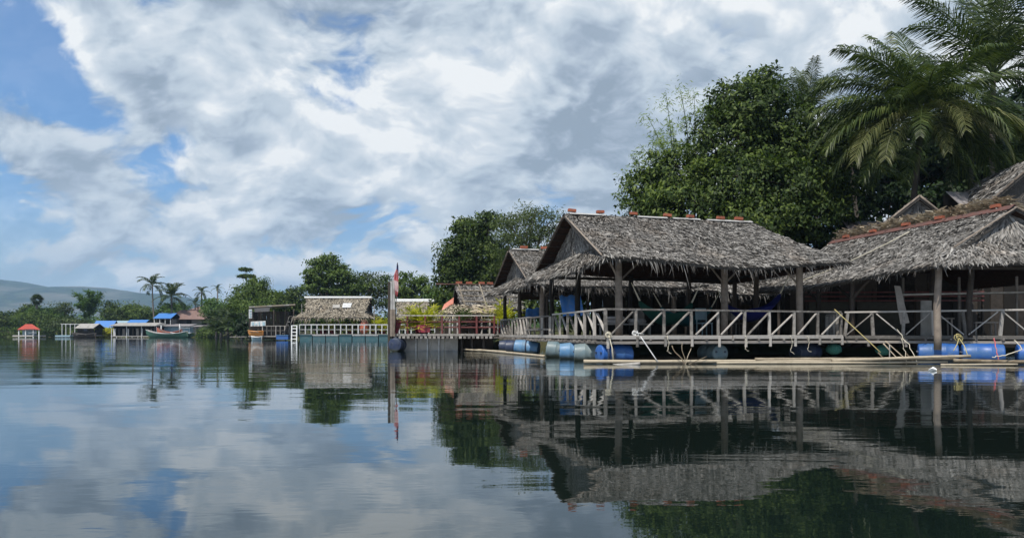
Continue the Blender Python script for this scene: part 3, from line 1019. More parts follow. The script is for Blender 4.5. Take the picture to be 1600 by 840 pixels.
def deck(label, corners, z=DECK, face=0.17, plank_w=0.24, stubs=(), parts_mat='wood', joist_n=10, plank_mat='post', drop=0.2):
    """corners: front-left, front-right, back-right, back-left; planks run front to back in the u direction strips"""
    a, b, c, d = (Vector((p[0], p[1], 0)) for p in corners)
    t = thing('floating_deck', label, 'deck', (a + b + c + d) / 4 + Vector((0, 0, z)), 'plank decks of the rafts')
    Z = lambda p, q: Vector((p.x, p.y, q))
    n = max(3, int((d - a).length / plank_w))
    for i in range(n):
        s0, s1 = i / n, (i + 1) / n - 0.012 / plank_w / n
        p = (Z(bil(a, b, c, d, 0, s0), z + random.uniform(-.006, .006)), Z(bil(a, b, c, d, 1, s0), z + random.uniform(-.006, .006)), Z(bil(a, b, c, d, 1, s1), z), Z(bil(a, b, c, d, 0, s1), z))
        MB().slab(p[0], p[1], p[2], p[3], 0.035).build('plank', M[plank_mat], t)
    o = 0.03
    up = Vector((0, 0, 1))
    for p, q in ((a, b), (d, a), (b, c)):
        out = (q - p).cross(up).normalized() * o
        k = max(1, int((q - p).length / 3.1))
        for i in range(k):
            e0, e1 = p.lerp(q, i / k + .003), p.lerp(q, (i + 1) / k - .003)
            zj = random.uniform(-.012, .012)
            MB().beam(Z(e0 + out, z - 0.05 + zj), Z(e1 + out, z - 0.05 + zj), 0.05, 0.11).build('edge_board', M[parts_mat], t)
        MB().beam(Z(p, z - drop), Z(q, z - drop), 0.09, 0.08).build('bearer', M['darkwood' if parts_mat != 'wood' else 'wallwood'], t)
    for i in range(joist_n):
        s = (i + 0.5) / joist_n
        p, q = bil(a, b, c, d, s, 0), bil(a, b, c, d, s, 1)
        e = (p - q).normalized()
        MB().beam(Z(p + e * random.uniform(.02, .12), z - .115), Z(q, z - .115), 0.06, 0.06).build('joist', M['wallwood'], t)
    nl = int((d - a).length / 0.5)
    for i in range(nl):
        s = (i + 0.5) / nl
        p, q = bil(a, b, c, d, 0, s), bil(a, b, c, d, 0.12, s)
        e = (p - q).normalized()
        MB().beam(Z(p + e * random.uniform(.05, .16), z - .16), Z(q, z - .16), 0.07, 0.07).build('joist_end', M['wallwood'], t)
    for p in stubs:
        MB().beam(Z(Vector(p), z - 0.03), Z(Vector(p), z - random.uniform(.28, .36)), 0.075, 0.06).build('stub_post', M['wood'], t)
    return t


def railing(label, a, b, z0=DECK, z1=1.50, n=9, brace=None, lower=None, mats='wood', pw=0.085, group='timber railings round the rafts', lean=0.025, top_w=(0.075, 0.055), mid=None, stub=0.0, top_mat=None):
    a, b = Vector((a[0], a[1], 0)), Vector((b[0], b[1], 0))
    t = thing('railing', label, 'railing', (a + b) / 2 + Vector((0, 0, z0)), group)
    Z = lambda p, q: Vector((p.x, p.y, q))
    d = (b - a).normalized()
    outw = d.cross(Vector((0, 0, 1)))
    k = max(1, int((b - a).length / 4.5))
    for i in range(k):
        MB().beam(Z(a.lerp(b, i / k), z1 + .01 + (i % 2) * .004), Z(a.lerp(b, (i + 1) / k), z1 + .01 + random.uniform(-.01, .01)), top_w[0], top_w[1]).build('top_rail', M[top_mat or mats], t)
    for i in range(n + 1):
        p = a.lerp(b, i / n)
        w = pw * random.uniform(0.9, 1.15)
        ln = d * random.uniform(-1, 1) * lean
        MB().beam(Z(p, z0 - stub), Z(p + ln, z1 - .012), w, w * 0.9).build('post', M[mats], t)
        if brace and i < n:
            q = a.lerp(b, (i + 1) / n)
            f, e = p.lerp(q, random.uniform(.04, .13)), p.lerp(q, random.uniform(.86, .97))
            of = outw * (0.05)
            if brace == 'up' or (brace == 'zig' and i % 2 == 0):
                MB().beam(Z(f + of, z0 + .03), Z(e + of, z1 - random.uniform(.03, .09)), .035, random.uniform(.058, .085), up=tuple(outw)).build('brace', M[mats], t)
            else:
                MB().beam(Z(f + of, z1 - .05), Z(e + of, z0 + .03), .035, .075, up=tuple(outw)).build('brace', M[mats], t)
            if brace == 'cross':
                MB().beam(Z(f - of, z0 + .03), Z(e - of, z1 - .05), .035, .07, up=tuple(outw)).build('brace', M[mats], t)
    for zl in (mid or ()):
        MB().beam(Z(a - outw * .06, zl), Z(b - outw * .06, zl), .05, .06).build('mid_rail', M[mats], t)
    return t


a2 = lambda u, v, off=Vector((0, 0, 0)): hp(u, v, 0, off)
deck('front raft deck of grey planks under the big hammock hut', [a2(0, 0), a2(8.45, 0), a2(8.45, 7.2), a2(0, 7.2)], stubs=[a2(u, -.05) for u in (0.05, .98, 1.9, 2.8, 3.75, 4.7, 5.6, 6.55, 7.5, 8.4)], joist_n=9)
deck('raft deck under the steep gabled hut behind', [a2(0, 0, OFF2), a2(8.3, 0, OFF2), a2(8.3, 7, OFF2), a2(0, 7, OFF2)], joist_n=8)
railing('long front railing with rising diagonal braces before the hammocks', a2(.03, .04), a2(8.42, .04), n=9, brace='up', stub=0.02)
railing('side railing with diagonal braces running back from the raft corner', a2(.03, .14), a2(.03, 5.9), n=6, brace='up')
railing('plain unbraced railing with a low plank between the two huts', a2(.0, 6.2), a2(-.03, 9.75), n=3, z1=1.46, mid=(0.98,))
railing('distant railing with crossed braces beside the steep gabled hut', a2(.03, .2, OFF2), a2(.03, 3.4, OFF2), n=5, brace='cross', pw=.07)
railing('short crossed railing at the far end beyond the steep gabled hut', a2(.0, 3.9, OFF2), a2(.03, 6.9, OFF2), n=4, brace='cross', pw=.07)
deck('narrow plank walkway joining the two hut rafts', [a2(0, 7.25), a2(1.2, 7.25), a2(1.2, 9.75), a2(0, 9.75)], joist_n=3)

# ---- hut with the red ridge on the next raft
QF, QR = Vector((10.75, 22.75, 0)), Vector((15.6, 19.6, 0))
qu = (QR - QF).normalized()
qv = Vector((-qu.y, qu.x, 0))
deck('raft deck below the hut with the red metal ridge', [QF, QR, QR + Vector((1.2, 8, 0)), QF + Vector((1.2, 7.4, 0))], joist_n=9, parts_mat='wood', stubs=[QF.lerp(QR, s) for s in (.12, .3, .52, .72, .9)])
railing('railing with leaning posts below the red ridged hut', QF, QR, n=7, brace='zig', lean=0.10, z1=1.50, stub=0.02, pw=.09)
railing('short connecting railing between the front raft and the red ridged hut', a2(8.45, .25), QF + Vector((.1, 1.5, 0)), n=3, z1=1.46)


def red_ridge_hut():
    t = thing('thatched_hut', 'thatched hut with a red sheet metal ridge and poled gable', 'hut', (13.5, 23, DECK), 'open thatched huts along the rafts')
    A, B = Vector((15.0, 21.0, 4.58)), Vector((13.0, 28.6, 4.5))
    E0, E1 = Vector((11.75, 19.95, 2.72)), Vector((9.5, 27.6, 2.42))
    rd = (B - A).normalized()
    sg = lambda s, tt: -0.10 * math.sin(math.pi * s) * tt - 0.12 * math.sin(math.pi * tt) + 0.05 * math.sin(s * 7) * tt
    thatch_slope(t, A, B, E1, E0, sag=sg, fringe=0.32, row=.092, step=.036, ns=12, nt=6, jit=0.55, W=.038, L=.26, lift=.03)
    F0, F1 = Vector((18.4, 20.6, 2.62)), Vector((16.6, 28.8, 2.5))
    thatch_slope(t, A, B, F1, F0, fringe=0.2, row=.18, step=.08, ns=6, nt=4)
    # gable under the verge and the skirt in front of it
    ga, gl, gr = A + rd * .35 + Vector((0, 0, -.12)), Vector((13.05, 20.75, 3.55)), Vector((17.2, 21.1, 3.5))
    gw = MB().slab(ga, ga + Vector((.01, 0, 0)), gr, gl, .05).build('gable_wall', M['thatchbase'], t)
    quads_obj('thatch', thatch_leaves(ga - rd * .05, ga - rd * .05 + Vector((.03, 0, 0)), gr - rd * .08, gl - rd * .08, row=.13, step=.05, L=.5, jit=.25, W=.045), 6, TH_FACES, M['thatch'], gw, 'stuff')
    thatch_slope(t, gl + Vector((-.25, 0, .05)), gr, Vector((18.4, 19.6, 2.62)), E0 + Vector((.02, -.1, .0)), fringe=.22, row=.12, step=.05, ns=10, nt=3, jit=.5, sag=lambda s, tt: .12 * math.sin(math.pi * s) * tt)
    pole('verge_pole', A + Vector((.02, -.05, .0)), Vector((12.75, 20.3, 3.32)), .03, 'post', t)
    pole('verge_pole', A + Vector((.02, -.05, .0)), Vector((17.3, 20.6, 3.3)), .03, 'post', t)
    # folded metal ridge capping, two sheets with a straw gap
    sidev = Vector((rd.y, -rd.x, 0))
    sd = 1 if (sidev.x < 0) else -1
    sidev = sidev * sd
    for s0, s1 in ((0.0, .30), (.305, .62), (.625, 1.0)):
        p, q = A.lerp(B, s0) + Vector((0, 0, .10)), A.lerp(B, s1) + Vector((0, 0, .10))
        MB().slab(p, q, q + sidev * .22 - Vector((0, 0, .155)), p + sidev * .22 - Vector((0, 0, .155)), .012, 6, 1).slab(p, q, q - sidev * .34 - Vector((0, 0, .24)), p - sidev * .34 - Vector((0, 0, .24)), .012, 6, 1).build('ridge_cap', M['redmetal'], t)
    pole('thatch_cord', A.lerp(B, .42).lerp(E0.lerp(E1, .42), .18) + Vector((0, 0, .1)), E0.lerp(E1, .80) + Vector((.5, -.02, .20)), .018, 'rope', t, bow=.10, n=5)
    for p, top in (((12.3, 20.35), 2.85), ((15.0, 20.5), 2.9), ((13.6, 20.9), 2.85), ((11.2, 23.2), 2.7), ((10.7, 24.6), 2.65), ((10.2, 26.6), 2.55), ((12.2, 25.3), 3.2), ((14.6, 24.5), 3.2), ((16.5, 20.6), 2.9)):
        first = p[1] < 20.45
        pole('post', (p[0], p[1], 0.35 if first else DECK - .05), (p[0] + .03, p[1], top), .105 if first else .09, 'post' if first else 'darkwood', t, n=9, wob=.15)  # posts behind the front one take the shade-deepened wood
    pole('beam', (12.0, 20.3, 2.72), (18.0, 20.7, 2.75), .06, 'darkwood', t)
    pole('beam', (12.1, 20.4, 2.70), (9.9, 27.3, 2.45), .06, 'darkwood', t)
    for p, d in (((11.2, 23.2), 1.3), ((10.7, 24.6), 1.2), ((11.2, 23.2), -1.1)):
        pole('brace', (p[0], p[1], 1.95), (p[0] - .3 * d / 1.2, p[1] + d * .55, 2.55), .05, 'darkwood', t)
    # loose pale straw along the ridge and hanging from the gable corner
    st = np.concatenate([thatch_leaves(A + Vector((.10, .5, .10 + q)), B + Vector((.10, 0, .12 + q)), B + Vector((.5, 0, -.15 + q * .5)), A + Vector((.6, .5, -.15 + q * .5)), row=.12, step=.05, L=.42, W=.06, jit=.9, lift=.10) for q in (0, .1, .2, .28)])
    quads_obj('ridge_straw', st, 6, TH_FACES, M['straw'], t, 'stuff')
    st = thatch_leaves(Vector((14.2, 19.35, 2.98)), Vector((15.6, 19.2, 3.02)), Vector((15.6, 18.9, 2.7)), Vector((14.2, 19.05, 2.72)), row=.16, step=.06, L=.6, W=.06, jit=.7, lift=.06, fringe=.5, fringe_step=.09)
    quads_obj('loose_straw', st, 6, TH_FACES, M['straw'], t, 'stuff')
    return t, A, B


hutR, RA, RB = red_ridge_hut()
rang = math.atan2((RB - RA).y, (RB - RA).x)
for k, s in enumerate((.08, .34, .52, .72, .90)):
    brick(RA.lerp(RB, s) + Vector((0, 0, .155)), ['orange brick by the gable peak on the red metal ridge', 'brick second from the gable peak on the red metal ridge', 'middle brick of the five on the red metal ridge', 'brick second from the far end of the red metal ridge', 'brick at the far end of the red metal ridge by the tree'][k], rang + random.uniform(-.2, .2), .9)

# ---- things stored inside the red ridged hut
t = thing('panel_wall', 'olive grey board wall with slatted top inside the red ridged hut', 'wall', (12.4, 26.3, DECK))
MB().box((12.0, 26.4, DECK + .62), (1.7, .05, 1.24), -.05).build('board', M['panel'], t)
MB().box((13.75, 26.3, DECK + .62), (1.7, .05, 1.24), -.05).build('board', M['panel'], t)
for k in range(26):
    MB().beam((10.9 + k * .46, 27.0 - k * .03, .3), (10.9 + k * .46, 27.0 - k * .03, 3.1), .455, .04, up=(0, 1, 0)).build('wall_board', M['darkwood'], t)  # dark backing boards added to keep the hut interior dark
for k in range(3):
    MB().beam((11.0, 26.45, 2.05 + .16 * k), (17.5, 26.1, 2.05 + .16 * k), .04, .05).build('slat', M['redwood'], t)
for k in range(9):
    MB().beam((11.1 + k * .8, 26.5 - k * .04, DECK), (11.1 + k * .8, 26.5 - k * .04, 2.5), .06).build('stud', M['darkwood'], t)
t = thing('plank_shelf', 'grey plank shelf hung inside the red ridged hut', 'shelf', (13.2, 22.3, 2.0))
MB().slab((12.4, 22.6, 2.08), (15.9, 21.9, 2.12), (15.9, 21.6, 2.12), (12.4, 22.3, 2.08), .05).build('shelf_board', M['wood'], t)
for p in ((12.5, 22.5), (14.1, 22.2), (15.7, 21.9)):
    MB().beam((p[0], p[1], DECK), (p[0], p[1], 2.6), .06).build('upright', M['wallwood'], t)
o = MB().slab((11.92, 21.95, 2.32), (12.08, 21.9, 2.30), (12.28, 21.75, 1.15), (12.06, 21.85, 1.10), .03, 4, 8, lambda s, q: .02 * math.sin(q * 9)).build('cloth_sheet', M['wallwood'])
tag(o, 'pale grey cloth hanging in folds inside the red ridged hut', 'cloth')
o = MB().box((13.0, 22.1, DECK + .55), (.34, .05, 1.1), .1).build('board_offcut', M['concrete'])
tag(o, 'pale upright board standing beside the thick front post', 'board')
for k, (x, y, h, w) in enumerate(((13.3, 21.7, .55, .5), (14.4, 21.5, .42, .7))):
    t = thing('stool', ['small wooden stool behind the leaning railing posts', 'low bench near the picture edge behind the railing'][k], ['stool', 'bench'][k], (x, y, DECK))
    MB().slab((x - w / 2, y + .15, DECK + h), (x + w / 2, y + .15, DECK + h), (x + w / 2, y - .15, DECK + h), (x - w / 2, y - .15, DECK + h), .04).build('seat', M['wallwood'], t)
    for sx in (-1, 1):
        for sy in (-1, 1):
            MB().beam((x + sx * (w / 2 - .05), y + sy * .1, DECK), (x + sx * (w / 2 - .06), y + sy * .1, DECK + h - .04), .04).build('leg', M['wallwood'], t)

# ---- long thatched building on the bank, seen through the big hut
def back_row():
    t = thing('thatched_hall', 'long thatched roof on the bank seen through the open big hut', 'hut', (8, 34, .9))
    A, B = Vector((1.0, 35.0, 4.35)), Vector((16.5, 37.8, 4.35))
    C, Dd = Vector((17.0, 31.6, 2.72)), Vector((1.0, 31.4, 2.66))
    sg = lambda s, q: -.08 * math.sin(s * 23) * q - .06 * math.sin(s * 11 + 1) * q
    thatch_slope(t, A, B, C, Dd, sag=sg, fringe=.4, row=.16, step=.075, W=.065, L=.42, ns=20, nt=5, jit=.5, fringe_step=.05)
    thatch_slope(t, B, A, A + Vector((-.6, 3.4, -1.6)), B + Vector((-.6, 3.4, -1.6)), fringe=.2, row=.4, step=.2, ns=4, nt=2)
    for k in range(8):
        x = 1.6 + k * 2.1
        pole('post', (x, 31.9, .5), (x, 31.9, 2.75), .08, 'darkwood', t)
        pole('post', (x, 34.3, .5), (x, 34.3, 3.6), .08, 'darkwood', t)
    for k in range(34):
        MB().beam((4.4 + k * .62, 36.6, .3), (4.4 + k * .62, 36.6, 3.3), .612, .04, up=(0, 1, 0)).build('wall_board', M['darkwood'], t)  # near-black backing added so no bright gaps show through the hut
    for k in range(2):
        pole('beam', (.9, 31.9, 2.55 + k * .02), (16.8, 32.0 + k, 2.6), .06, 'darkwood', t)


back_row()
o = MB().slab((2.05, 30.5, 2.44), (2.98, 30.7, 2.5), (3.1, 30.3, 1.62), (2.2, 30.2, 1.55), .02, 8, 6, lambda s, q: .05 * math.sin(s * 14)).build('tarp', M['tarp'])
tag(o, 'bright blue tarp hanging behind the side posts of the big hut', 'tarp')
o = MB().slab((.74, 37.2, 2.12), (1.62, 37.2, 2.2), (1.7, 37.0, 1.7), (.7, 37.0, 1.66), .02, 8, 5, lambda s, q: .04 * math.sin(s * 12)).build('tarp', M['tarp'])
tag(o, 'smaller blue tarp hanging between the posts of the steep gabled hut', 'tarp')


# ---- hammocks, mats and small things on the front deck
def hammock(label, a, b, sag, width, material):
    a, b = Vector(a), Vector(b)
    t = thing('hammock', label, 'hammock', (a + b) / 2, 'hammocks slung between the posts of the big hut')
    d = (b - a).normalized()
    s = d.cross(Vector((0, 0, 1))).normalized()
    nl, nw = 26, 9
    vs = []
    for i in range(nl + 1):
        q = i / nl
        qq = .12 + .76 * q
        p = a.lerp(b, qq) - Vector((0, 0, sag * 4 * qq * (1 - qq)))
        w = width * (.08 + .92 * math.sin(math.pi * q) ** .6)
        for j in range(nw + 1):
            x = j / nw * 2 - 1
            edge = .30 * w * (x * x) * math.sin(math.pi * q)
            ru = .018 * math.sin(j * 2.7 + i * .5)
            vs.append(p + s * (x * w / 2) + Vector((0, 0, edge + ru)))
    fs = [(i * (nw + 1) + j, i * (nw + 1) + j + 1, (i + 1) * (nw + 1) + j + 1, (i + 1) * (nw + 1) + j) for i in range(nl) for j in range(nw)]
    MB().add(vs, fs).build('cloth', M[material], t, True)
    for e, q0 in ((a, .12), (b, .88)):
        p = a.lerp(b, q0) - Vector((0, 0, sag * 4 * q0 * (1 - q0)))
        for k in (-1, 0, 1):
            MB().tube([e, p + s * .04 * k], .012, 5).build('cord', M['rope'], t)
    return t


hammock('dark green hammock sagging behind the front railing', hp(1.55, 1.8, 2.42), hp(3.95, 1.6, 2.36), 1.32, 1.3, 'greencloth')
hammock('teal hammock slung low behind the green one', hp(3.6, 4.6, 2.3), hp(6.2, 4.2, 2.3), 1.2, 1.2, 'tealcloth')
hammock('navy blue hammock by the end post of the big hut', hp(4.75, 1.9, 2.35), hp(7.2, 1.2, 2.75), 1.32, 1.3, 'bluecloth')
t = thing('bench', 'low grey slatted bench with folded mats behind the corner railing', 'bench', hp(1.5, 2.4, DECK))
for k in range(5):
    MB().beam(hp(.7, 2.2 + k * .13, DECK + .36), hp(2.5, 2.2 + k * .13, DECK + .36), .10, .03).build('slat', M['wood'], t)
for u in (.8, 2.4):
    for v in (2.22, 2.7):
        MB().beam(hp(u, v, DECK), hp(u, v, DECK + .34), .06).build('leg', M['wood'], t)
for k, (u, v, w, hh) in enumerate(((1.2, 2.45, .7, .12), (2.0, 2.4, .6, .16), (1.25, 2.46, .6, .10))):
    z = DECK + .38 + (.13 if k == 2 else 0)
    mb = MB()
    c = hp(u, v, z + hh / 2)
    vs = []
    for iz in range(5):
        zf = iz / 4
        gr = 1 - .16 * abs(zf - .5) * 2
        for ia in range(16):
            a_ = 2 * math.pi * ia / 16
            ca, sa = math.cos(a_), math.sin(a_)
            vs.append(c + HU * (math.copysign(abs(ca) ** .45, ca) * w / 2 * gr) + HV * (math.copysign(abs(sa) ** .45, sa) * .24 * gr) + Vector((0, 0, (zf - .5) * hh)))
    fs = [(r * 16 + i, r * 16 + (i + 1) % 16, (r + 1) * 16 + (i + 1) % 16, (r + 1) * 16 + i) for r in range(4) for i in range(16)] + [tuple(range(15, -1, -1)), tuple(64 + i for i in range(16))]
    o = mb.add(vs, fs).build('folded_mat', M['cushion'], None, True)
    tag(o, ['lower grey beige mat folded on the slatted bench', 'thick folded mat at the bench end by the green hammock', 'thin folded mat lying on top of another mat'][k], 'mat', 'folded mats on the low bench')
for k, (u, v) in enumerate(((4.9, 3.0), (6.4, 3.2), (3.2, 4.8))):
    t = thing('chair', ['teal plastic chair beside the navy hammock', 'dark wooden chair near the end post of the big hut', 'dark wooden chair deep under the big thatch roof'][k], 'chair', hp(u, v, DECK))
    mt = M['paleblue'] if k == 0 else M['wallwood']
    sh = .44
    MB().slab(hp(u - .22, v + .22, DECK + sh), hp(u + .22, v + .22, DECK + sh), hp(u + .22, v - .22, DECK + sh), hp(u - .22, v - .22, DECK + sh), .035).build('seat', mt, t)
    MB().slab(hp(u - .22, v + .28, DECK + .95), hp(u + .22, v + .28, DECK + .95), hp(u + .22, v + .24, DECK + .55), hp(u - .22, v + .24, DECK + .55), .03).build('backrest', mt, t)
    for sx in (-1, 1):
        for sy in (-1, 1):
            MB().beam(hp(u + sx * .2, v + sy * .2, DECK), hp(u + sx * .19, v + sy * (.2 if sy < 0 else .22), DECK + (sh - .03 if sy < 0 else .9)), .035).build('leg', mt, t)

# ---- blue drums that float the rafts
def barrel_proto():
    t = thing('barrel', 'proto', 'barrel')
    prof = [(0, .0), (0, .235), (.012, .262), (.03, .27), (.05, .268), (.16, .283), (.285, .290), (.30, .297), (.32, .297), (.335, .290), (.47, .293), (.605, .290), (.62, .297), (.64, .297), (.655, .290), (.78, .283), (.89, .268), (.91, .27), (.928, .262), (.94, .235), (.935, .0)]
    n = 22
    vs = [(x - .47, r * math.cos(2 * math.pi * k / n), r * math.sin(2 * math.pi * k / n)) for x, r in prof for k in range(n)]
    fs = [(i * n + k, (i + 1) * n + k, (i + 1) * n + (k + 1) % n, i * n + (k + 1) % n) for i in range(len(prof) - 1) for k in range(n)]
    o = MB().add(vs, fs).build('shell', M['bluedrum'], t, True)
    for s in (-1, 1):
        MB().tube([(-.468, .15 * s, .05), (-.495, .15 * s, .05)], .035, 8).build('bung', M['navydrum'], t)
    return t


bproto = barrel_proto()
barrel_n = [0]


def barrel(loc, rz, material, label, scale=1.0, roll=0.0, tilt=0.0):
    o = bproto if barrel_n[0] == 0 else copy_tree(bproto)
    barrel_n[0] += 1
    o.location = loc
    o.rotation_euler = (roll, tilt, rz)
    o.scale = (scale,) * 3
    tag(o, label, 'barrel', 'plastic drums floating the rafts')
    for ch in o.children:
        if ch.name.startswith('shell'):
            ch.material_slots[0].link = 'OBJECT'
            ch.material_slots[0].material = M[material]
    return o


bz = .22
barrel(hp(.40, .36, bz), ang, 'bluedrum', 'bright blue drum at the front corner of the hammock raft', 1.05)
barrel(hp(3.95, .75, bz), ang + 1.5, 'greydrum', 'dull blue drum end showing below the middle front post', 1.0)
barrel(hp(7.55, .75, bz), ang + .1, 'navydrum', 'dark blue drum under the end of the long front railing', 1.0)
barrel(hp(.12, 1.75, bz), -.12, 'greydrum', 'grey faded drum second back from the raft corner', 1.05)
barrel(hp(.10, 3.35, bz), -.10, 'bluedrum2', 'pale blue drum third back from the raft corner', 1.05)
barrel(hp(.05, 4.9, bz), -.2, 'greydrum', 'tilted grey blue drum fourth back from the raft corner', 1.05, 0, .14)
barrel(hp(-.1, .3, bz, OFF2), -.25, 'bluedrum2', 'light blue strapped drum below the walkway railing', 1.1, 0, .1)
barrel(hp(-.15, 2.2, bz, OFF2), -.1, 'navydrum', 'navy drum under the crossed railing of the steep hut', 1.05)
barrel(hp(-.1, 4.0, bz, OFF2), -.1, 'navydrum', 'farthest navy drum under the steep gabled hut', 1.05)
barrel(Vector((12.70, 21.0, bz)), -.45, 'bluedrum', 'deep blue drum behind the thick post below the red ridged hut', 1.1)
barrel(Vector((13.60, 20.35, bz)), -.45, 'bluedrum', 'vivid blue drum with yellow rope hanging over it', 1.1)
barrel(Vector((14.85, 19.85, bz)), -.45, 'bluedrum', 'blue drum cut by the picture edge under the raft', 1.1)
barrel(at(622, 33.2, .30), 1.45, 'navydrum', 'navy drum below the grey upright board of the red railed dock', 1.18)
for k, (p, lb) in enumerate(((hp(8.35, .3, .32), 'green bundled net float beside the front raft end'), (QF + Vector((1.15, -.2, .30)), 'second green net float where the two rafts meet'))):
    vs = []
    mb = MB()
    for i in range(9):
        th = math.pi * i / 8
        for j in range(12):
            ph = 2 * math.pi * j / 12
            rr = .20 * (1 + .12 * math.sin(ph * 5 + i * 2) * math.sin(th))
            vs.append((p.x + rr * 1.25 * math.sin(th) * math.cos(ph), p.y + rr * math.sin(th) * math.sin(ph), p.z + rr * .9 * math.cos(th)))
    fs = [(i * 12 + j, i * 12 + (j + 1) % 12, (i + 1) * 12 + (j + 1) % 12, (i + 1) * 12 + j) for i in range(8) for j in range(12)]
    o = mb.add(vs, fs).build('net_float', paint_mat('green net', (.03, .13, .10), .9, (.12, .2, .17), .4, .1, 25), None, True)
    tag(o, lb, 'float', 'green net floats under the rafts')

# strap ropes round the corner drum, tyre-dark ropes, bamboo booms and mooring lines
def ring_rope(name, label, c, axis_ang, r, th, material):
    pts = [Vector(c) + Vector((-math.sin(axis_ang) * math.cos(a) * r, math.cos(axis_ang) * math.cos(a) * r, math.sin(a) * r)) for a in [2 * math.pi * i / 20 for i in range(21)]]
    o = MB().tube(pts, th, 6, False).build(name, M[material], None, True)
    return tag(o, label, 'rope', 'ropes tied round drums and rails')


ring_rope('strap', 'dark strap round the corner drum', hp(.22, .30, bz), ang, .315, .035, 'navydrum')
ring_rope('strap', 'second dark strap at the outer end of the corner drum', hp(.02, .22, bz), ang, .315, .035, 'navydrum')
ring_rope('strap', 'dark strap round the light blue walkway drum', hp(-.1, .3, bz, OFF2), -.25, .34, .03, 'navydrum')

booms = [
    (at(912, 19.15, .07), at(1300, 19.3, .06), .046, 'long pale bamboo boom floating before the front raft', .01),
    (at(1180, 19.25, .12), at(1492, 19.5, .13), .042, 'upper bamboo boom crossing over to the red ridged hut'),
    (at(1120, 19.05, .03), at(1480, 19.1, .05), .034, 'thin darker bamboo lying half sunk along the long boom'),
    (at(1300, 19.1, .09), at(1516, 18.95, .22), .045, 'raised bamboo pole with a broken white tip over the blue drum'),
    (at(1490, 18.9, .10), at(1640, 18.6, .07), .048, 'thick bamboo boom under the blue drums by the picture edge'),
    (at(1470, 18.2, .02), at(1590, 18.0, .04), .024, 'short thin bamboo floating in front of the thick boom'),
    (at(740, 34.0, .06), at(850, 24.6, .04), .05, 'weathered bamboo boom along the side drums'),
    (at(722, 33.5, .08), at(790, 30.4, .05), .04, 'far bamboo boom under the crossed railing'),
]
for b in booms:
    o = pole('bamboo_pole', b[0], b[1], b[2], 'bamboo', None, n=9, nodes=8, wob=.12)
    tag(o, b[3], 'bamboo pole', 'bamboo booms floating round the rafts')
o = pole('pale_pole', at(1001, 19.45, .74), at(1028, 19.1, .05), .017, 'offwhite', None, n=7)
tag(o, 'thin white pole leaning from the deck edge into the water', 'pole')
o = pole('pole_end', at(958, 18.9, -.04), at(1000, 18.6, .03), .05, 'wood', None, n=8)
tag(o, 'short broken stick floating in front of the corner drum', 'stick')
o = pole('mooring_line', at(1304, 22.6, 1.60), at(1376, 21.4, .25), .016, 'yrope', None, n=5)
tag(o, 'straight yellow line stretched down from the end of the front railing', 'rope')


def rope(label, pts, r=.009, material='rope'):
    P = [Vector(p) for p in pts]
    out = []
    for i in range(len(P) - 1):
        for k in range(5):
            q = P[i].lerp(P[i + 1], k / 5)
            out.append(q + Vector((random.gauss(0, .012), random.gauss(0, .012), random.gauss(0, .008))))
    out.append(P[-1])
    o = MB().tube(out, r, 5).build('rope', M[material], None, True)
    return tag(o, label, 'rope', 'ropes tied round drums and rails')


def knot(label, c, r, n, material='yrope', hang=()):
    c = Vector(c)
    pts = []
    for i in range(n * 8):
        a = i / 8 * 2 * math.pi
        pts.append(c + Vector((math.cos(a * 1.03) * r * (.6 + .4 * math.sin(i * .37)), math.sin(a * .7) * r * .4, math.sin(a) * r * (.7 + .3 * math.cos(i * .23)))))
    mb = MB().tube(pts, .009, 5)
    for h in hang:
        mb.tube([c, c.lerp(Vector(h), .5) + Vector((.03, 0, .02)), Vector(h)], .012, 5)
    o = mb.build('rope', M[material], None, True)
    return tag(o, label, 'rope', 'ropes tied round drums and rails')


knot('yellow rope tangle tied to the railing above the vivid blue drum', at(1495, 19.95, .70) + Vector((0, -.1, 0)), .12, 4, 'yrope', [at(1512, 19.3, .22), at(1490, 19.4, .35)])
knot('pale rope knot at the front raft corner', hp(.05, -.12, .78), .10, 5, 'rope', [hp(.1, -.3, .05), hp(.14, -.3, -.02)])
knot('white cloth rag of rope lying on the deck edge near the corner', hp(.95, .0, .83), .10, 4, 'white', [hp(1.2, -.02, .80)])
for k, (u, l) in enumerate(((1.95, .45), (4.65, .40), (6.35, .5), (7.0, .45))):
    rope(['loose rope tail hanging third post along the front deck edge', 'rope tail hanging near the middle of the front deck edge', 'thin rope hanging past the middle of the front deck edge', 'thin rope hanging near the end of the front deck edge'][k], [hp(u, -.08, .76), hp(u + .04, -.12, .76 - l * .5), hp(u - .03, -.12, .76 - l), hp(u + .10, -.14, .76 - l * 1.15)])
rope('thin grey line sloping from the railing into the water by the net floats', [at(1402, 21, .95), at(1420, 20.2, .5), at(1433, 19.6, .02)], .010)
rope('thin line hanging beside the sloping grey line', [at(1408, 21, .7), at(1414, 20.4, .3), at(1416, 20, .05)], .008)
rope('red cord hanging over the end of the vivid blue drum', [at(1553, 19.2, .7), at(1556, 18.9, .45), at(1560, 18.8, .1)], .014, 'flagred')
rope('pale rope trailing from the far drum by the picture edge', [at(1585, 18.9, .66), at(1597, 18.7, .4), at(1570, 18.6, .25), at(1550, 18.7, .2)], .014)
